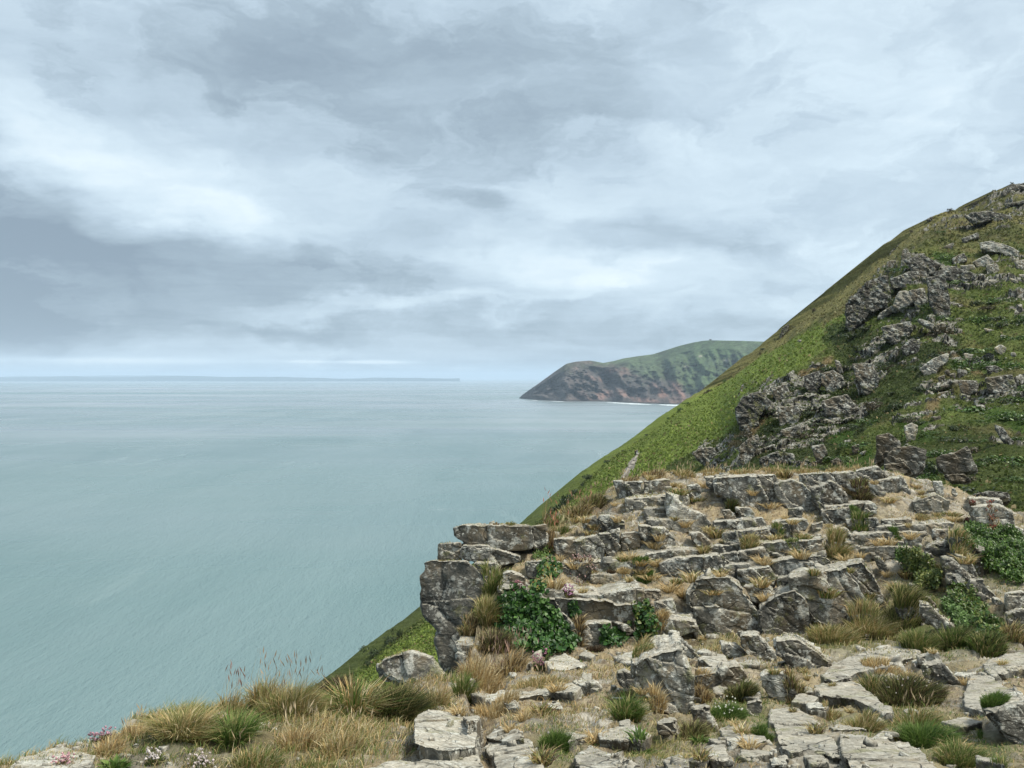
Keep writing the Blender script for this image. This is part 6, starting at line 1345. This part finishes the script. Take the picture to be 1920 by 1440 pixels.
def bush_mesh(seed, nl=420, cols=((0.035,0.055,0.016),(0.05,0.075,0.02),(0.025,0.035,0.014)), leaf=0.16, tall=0.75):
    rng = np.random.default_rng(seed); A_ = Acc()
    lob = rng.normal(0, 0.42, (7, 3))*np.array([1, 1, 0.45])+np.array([0, 0, 0.35]); lr = rng.uniform(0.28, 0.5, 7)
    k = rng.integers(0, 7, nl); d = rng.normal(0, 1, (nl, 3)); d /= np.linalg.norm(d, axis=1, keepdims=True)
    P_ = lob[k]+d*(lr[k]*rng.uniform(0.6, 1.08, nl))[:, None]; P_[:, 2] = np.abs(P_[:, 2])*tall
    nn_ = d+rng.normal(0, 0.5, (nl, 3)); nn_ /= np.linalg.norm(nn_, axis=1, keepdims=True)
    C = np.array(cols)[rng.integers(0, len(cols), nl)]*rng.uniform(0.6, 1.5, (nl, 1))
    A_.add(*leaves(P_, nn_, leaf*rng.uniform(0.6, 1.4, nl), C, rng, 'leaf'))
    me = make_mesh('bush', np.concatenate(A_.V), np.concatenate(A_.F)); add_col(me, np.concatenate(A_.C)); me.materials.append(M_LEAF); return me
BM = [bush_mesh(i) for i in (1, 2, 3)]; BG = [bush_mesh(i, 420, ((0.06,0.115,0.02),(0.085,0.14,0.025),(0.04,0.075,0.018))) for i in (4, 5)]
BB = [bush_mesh(6, 380, ((0.075,0.06,0.035),(0.05,0.05,0.025),(0.10,0.08,0.045)))]
def bush(me, px_, py_, wpx, label, group, hs=1.0, name='bush', cat='bush'):
    p_ = hill_pt(px_, py_); s_ = wpx/F_PX*p_[1]/1.5
    o = bpy.data.objects.new(name, me); COL.objects.link(o); o.location = (p_[0], p_[1], p_[2]-0.04*s_); o.scale = (s_, s_, s_*hs); o.rotation_euler = (0, 0, random.uniform(0, 6.28))
    tag(o, label, cat, group, 'thing'); return o
one = [
 ('m',1062,943,34,'dark bush standing out on the seaward skyline of the green slope',1.2),('m',1040,957,26,'dark bush next below the skyline bush on the green slope',1.0),('m',1078,926,22,'dark bush just above the skyline bush on the green slope',1.0),
 ('m',1104,897,20,'small bush on the skyline midway along the green slope',1.0),('m',1030,969,14,'lowest skyline bush beside the upright tapered block',1.0),('m',1092,910,16,'low bush between two skyline bushes on the green slope',0.8),
 ('m',750,1192,16,'lone upright bush on the skyline above the rounded boulder',1.9),('m',727,1209,30,'dark bush on the lower skyline, left of the lone upright one',1.0),('m',705,1228,30,'dark bush lower on the skyline left of the boulder',0.9),('m',740,1206,16,'small bush between the dark one and the upright one',1.0),('m',695,1246,18,'lowest bush of the lower skyline near the grass',0.9),
 ('g',1800,690,70,'broad green bush beside the flat-topped ledge on the right slope',0.6),('g',1755,600,50,'bright green patch of bush above the pale beam-like rock',0.5),('g',1850,690,50,'green bush right of the flat-topped ledge',0.6),
 ('g',1900,700,50,'green bush at the right edge above the layered ledge',0.6),('g',1555,738,26,'dark ivy bush crowning the broad crag',0.6),('b',1745,625,60,'brown leafless-looking bush under the square cliff face',0.8),
 ('m',1880,615,36,'dark gorse bush on the right slope above the white boulder',0.7),('m',1828,575,26,'dark gorse bush below the scree at the right',0.9),('m',1790,520,40,'black-green bush in the crook of the long rib',0.9),
 ('g',1835,772,80,'long green bush spreading right of the footpath',0.5),('g',1895,795,60,'green bush above the lower right slope',0.5),('g',1770,845,60,'green bush between the undercut boulder and the footpath',0.5),
 ('m',1745,895,60,'dark bush between the two big boulders behind the terrace',1.0),('g',1895,860,60,'green bush low at the right edge behind the terrace',0.6),('m',1450,838,30,'dark ivy bush in the broken crag',0.8),
 ('g',1610,845,60,'green fern bush beside the small upright outcrop',0.5),('g',1570,865,50,'green fern bush behind the straw rim',0.5),('m',1820,930,70,'dark bush below the twin-humped boulder',0.6),('m',1900,745,40,'dark bush right of the layered ledge',0.6),
 ('g',1835,660,60,'rounded green bush below the single white boulder',0.5),('g',1640,800,50,'green bush in the hollow left of the footpath',0.5),('g',1700,510,40,'small bright bush on top of the great outcrop',0.4),('g',1770,488,40,'bright grass-green bush beside the white scree',0.4),
]
for t_, a_, b_, w_, l_, hs_ in one: bush({'m': BM, 'g': BG, 'b': BB}[t_][hash_i % len({'m': BM, 'g': BG, 'b': BB}[t_])] if (hash_i := int(a_+b_)) else None, a_, b_, w_, l_, 'bushes singled out on the hillside', hs_)
cnt = 0; HB = np.random.default_rng(12)
while cnt < 150:
    a_, b_ = HB.uniform(1385, 1925), HB.uniform(430, 930)
    if inpoly(np.array([a_]), np.array([b_]), BAND)[0]: continue
    if b_ < np.interp(a_, *zip(*SKY_H))+22: continue
    inS = inpoly(np.array([a_]), np.array([b_]), SCRUB)[0] or inpoly(np.array([a_]), np.array([b_]), SCRUB2)[0]
    if not inS and HB.random() < 0.45: continue
    if b_ < 560 and HB.random() < 0.6: continue
    me_ = (BM+BB)[HB.integers(0, 4)] if inS or HB.random() < 0.4 else BG[HB.integers(0, 2)]
    bush(me_, a_, b_, HB.uniform(12, 42), 'low scrubby bush, one of many dotting the rocky hillside behind the terrace', 'low scrub on the hillside', HB.uniform(0.35, 0.8)); cnt += 1

for k_ in range(46):
    a_ = HB.uniform(1010, 1915); b_ = float(np.interp(a_, *zip(*SKY_H)))+HB.uniform(0.3, 2.5)
    bush(([BM[0], BB[0], BG[0]] if a_ < 1450 else [BB[0], BM[1], BB[0]])[k_ % 3], a_, b_, HB.uniform(5, 13), 'small tuft of heath roughening the skyline of the slope, one of many', 'tufts of heath along the skyline', HB.uniform(0.5, 1.0), name='heath_tuft', cat='heath tuft')

# ---- footpaths on the slope
M_TRACK = plain('worn_track', (0.27, 0.25, 0.22), 0.95, 1.5, 0.3)
def track(name, pts, wpx):
    L_, R_ = [], []; P_ = np.array(pts, float); tt = np.linspace(0, len(P_)-1, len(P_)*8)
    X = np.interp(tt, range(len(P_)), P_[:, 0]); Yp = np.interp(tt, range(len(P_)), P_[:, 1]); W_ = np.interp(tt, range(len(P_)), wpx)
    for x, y, w in zip(X, Yp, W_):
        p_ = hill_pt(x, y, 0.0); Yd = p_[1]*0.9945
        for lst, s_ in ((L_, -0.5), (R_, 0.5)): lst.append(un(x+s_*w, y, Yd))
    V_ = np.array(L_+R_); L2 = V_.copy(); me = make_mesh(name, V_, grid_faces(2, len(L_))); return tag(link(name, me, M_TRACK), kind='structure')
track('path', [(1196,849),(1193,858),(1186,869),(1179,878),(1174,886),(1168,896),(1160,906)], [3.5,5,6,5,3.5,4,4])
#track('path', [(1226,806),(1223,812),(1222,820)], [2.5,5,3])

# ---- two walkers on the path
def skin(name, verts, edges, radii, mat, parent, loc):
    me = bpy.data.meshes.new('s'); me.from_pydata(verts, edges, []); o = bpy.data.objects.new('s', me); COL.objects.link(o)
    md = o.modifiers.new('s', 'SKIN'); sv = me.skin_vertices[0].data if me.skin_vertices else None
    if sv is None: me.attributes; 
    for i, r_ in enumerate(radii): me.skin_vertices[0].data[i].radius = (r_, r_)
    me.skin_vertices[0].data[0].use_root = True
    sb = o.modifiers.new('u', 'SUBSURF'); sb.levels = 1; sb.render_levels = 1
    d_ = bpy.context.evaluated_depsgraph_get(); d_.update(); m2 = bpy.data.meshes.new_from_object(o.evaluated_get(d_), depsgraph=d_); m2.name = name
    bpy.data.objects.remove(o); bpy.data.meshes.remove(me)
    m2.polygons.foreach_set('use_smooth', [True]*len(m2.polygons)); return link(name, m2, mat, parent, loc)
def person(px_, py_, label, jc, tc_, flip):
    p_ = hill_pt(px_, py_); Yd = p_[1]*0.9935; b_ = un(px_, py_, Yd)
    e = bpy.data.objects.new('person', None); COL.objects.link(e); e.location = tuple(b_); e.rotation_euler = (0, 0, math.radians(160 if flip else 185)); tag(e, label, 'person', 'walkers on the cliff path')
    s = 1 if not flip else -1
    v_ = [(0,0,0.95),(0,0.01,1.15),(0,0,1.40),(0,0,1.50),(0,-0.01,1.60),(0,-0.01,1.70),
          (0.10,0,0.92),(0.11,-0.10*s,0.50),(0.11,0.02*s,0.08),(0.11,-0.12*s,0.04),(-0.10,0,0.92),(-0.11,0.08*s,0.50),(-0.11,0.22*s,0.10),(-0.11,0.10*s,0.04),
          (0.19,0,1.40),(0.25,0.05*s,1.13),(0.26,-0.08*s,0.90),(0.26,-0.12*s,0.82),(-0.19,0,1.40),(-0.25,-0.05*s,1.13),(-0.26,-0.16*s,0.92),(-0.26,-0.20*s,0.84)]
    ed = [(0,1),(1,2),(2,3),(3,4),(4,5),(0,6),(6,7),(7,8),(8,9),(0,10),(10,11),(11,12),(12,13),(2,14),(14,15),(15,16),(16,17),(2,18),(18,19),(19,20),(20,21)]
    ra = [0.13,0.125,0.13,0.055,0.085,0.075,0.085,0.06,0.045,0.04,0.085,0.06,0.045,0.04,0.06,0.045,0.035,0.03,0.06,0.045,0.035,0.03]
    skin('body', v_, ed, ra, plain('skin', (0.45, 0.28, 0.2)), e, (0, 0, 0))
    skin('jacket', [(0,0,0.93),(0,0.01,1.15),(0,0,1.40),(0.19,0,1.41),(0.25,0.05*s,1.13),(0.26,-0.07*s,0.92),(-0.19,0,1.41),(-0.25,-0.05*s,1.13),(-0.26,-0.15*s,0.94)], [(0,1),(1,2),(2,3),(3,4),(4,5),(2,6),(6,7),(7,8)], [0.16,0.15,0.155,0.08,0.065,0.05,0.08,0.065,0.05], plain('jacket_cloth', jc), e, (0, 0, 0))
    skin('trousers', [(0,0,0.97),(0.10,0,0.90),(0.11,-0.10*s,0.50),(0.11,0.01*s,0.12),(-0.10,0,0.90),(-0.11,0.08*s,0.50),(-0.11,0.20*s,0.14)], [(0,1),(1,2),(2,3),(0,4),(4,5),(5,6)], [0.15,0.105,0.08,0.065,0.105,0.08,0.065], plain('trouser_cloth', tc_), e, (0, 0, 0))
    skin('hair', [(0,0.03,1.66),(0,0.02,1.74)], [(0,1)], [0.095,0.075], plain('hair', (0.04, 0.03, 0.02)), e, (0, 0, 0))
person(1191.5, 854.5, 'walker in dark clothes, the left of two people on the cliff path', (0.012, 0.012, 0.02), (0.02, 0.02, 0.025), False)
person(1194.6, 853.5, 'walker in grey top and white trousers, the right of two people on the cliff path', (0.22, 0.21, 0.24), (0.75, 0.75, 0.75), True)

# ---- seabirds over the water
def bird(px_, py_, Y, label, rz):
    b_ = un(px_, py_, Y); e = bpy.data.objects.new('seabird', None); COL.objects.link(e); e.location = tuple(b_); e.rotation_euler = (0, 0.25, rz); tag(e, label, 'bird', 'seabirds')
    md = plain('dark_plumage', (0.02, 0.02, 0.022))
    skin('body', [(0,0,0),(0,0.18,0.01),(0,0.32,0.05),(0,-0.2,0.0),(0,-0.36,0.02)], [(0,1),(1,2),(0,3),(3,4)], [0.09,0.07,0.045,0.07,0.03], md, e, (0, 0, 0))
    for s_ in (-1, 1):
        v_ = np.array([[0.05*s_,0.12,0.04],[0.05*s_,-0.12,0.04],[0.45*s_,0.16,0.16],[0.45*s_,-0.06,0.16],[0.95*s_,0.0,0.10],[0.05*s_,0.0,0.065],[0.45*s_,0.05,0.185]])
        f_ = np.array([[0,2,6],[0,6,5],[5,6,3],[5,3,1],[2,4,6],[6,4,3],[0,6,2],[1,3,2],[2,3,4],[0,1,2]]); link('wing', make_mesh('wing', v_, f_), md, e)
bird(1054.5, 847.5, 1000, 'dark seabird low over the water left of the green slope', 1.2)
bird(5, 816.5, 1050, 'dark seabird over the water at the far left of the view', 0.4)
# ------------------------------------------------------------------ sea air
def add_haze():
    v_, f_ = boxv(-60000, 60000, -4200, 60000, -6.0, 480)
    m = bpy.data.materials.new('sea_air'); m.use_nodes = True; t = NT(m.node_tree); t.n.clear()
    o = t.n.new('ShaderNodeOutputMaterial'); pv = t.n.new('ShaderNodeVolumePrincipled')
    pv.inputs['Color'].default_value = (0.66, 0.80, 0.97, 1); pv.inputs['Density'].default_value = 4.3e-5; pv.inputs['Anisotropy'].default_value = 0.0
    t.l.new(pv.outputs[0], o.inputs[1])
    ob = link('haze', make_mesh('haze', v_, f_), m); ob.display_type = 'WIRE'; tag(ob, kind='stuff')
    return ob
add_haze()
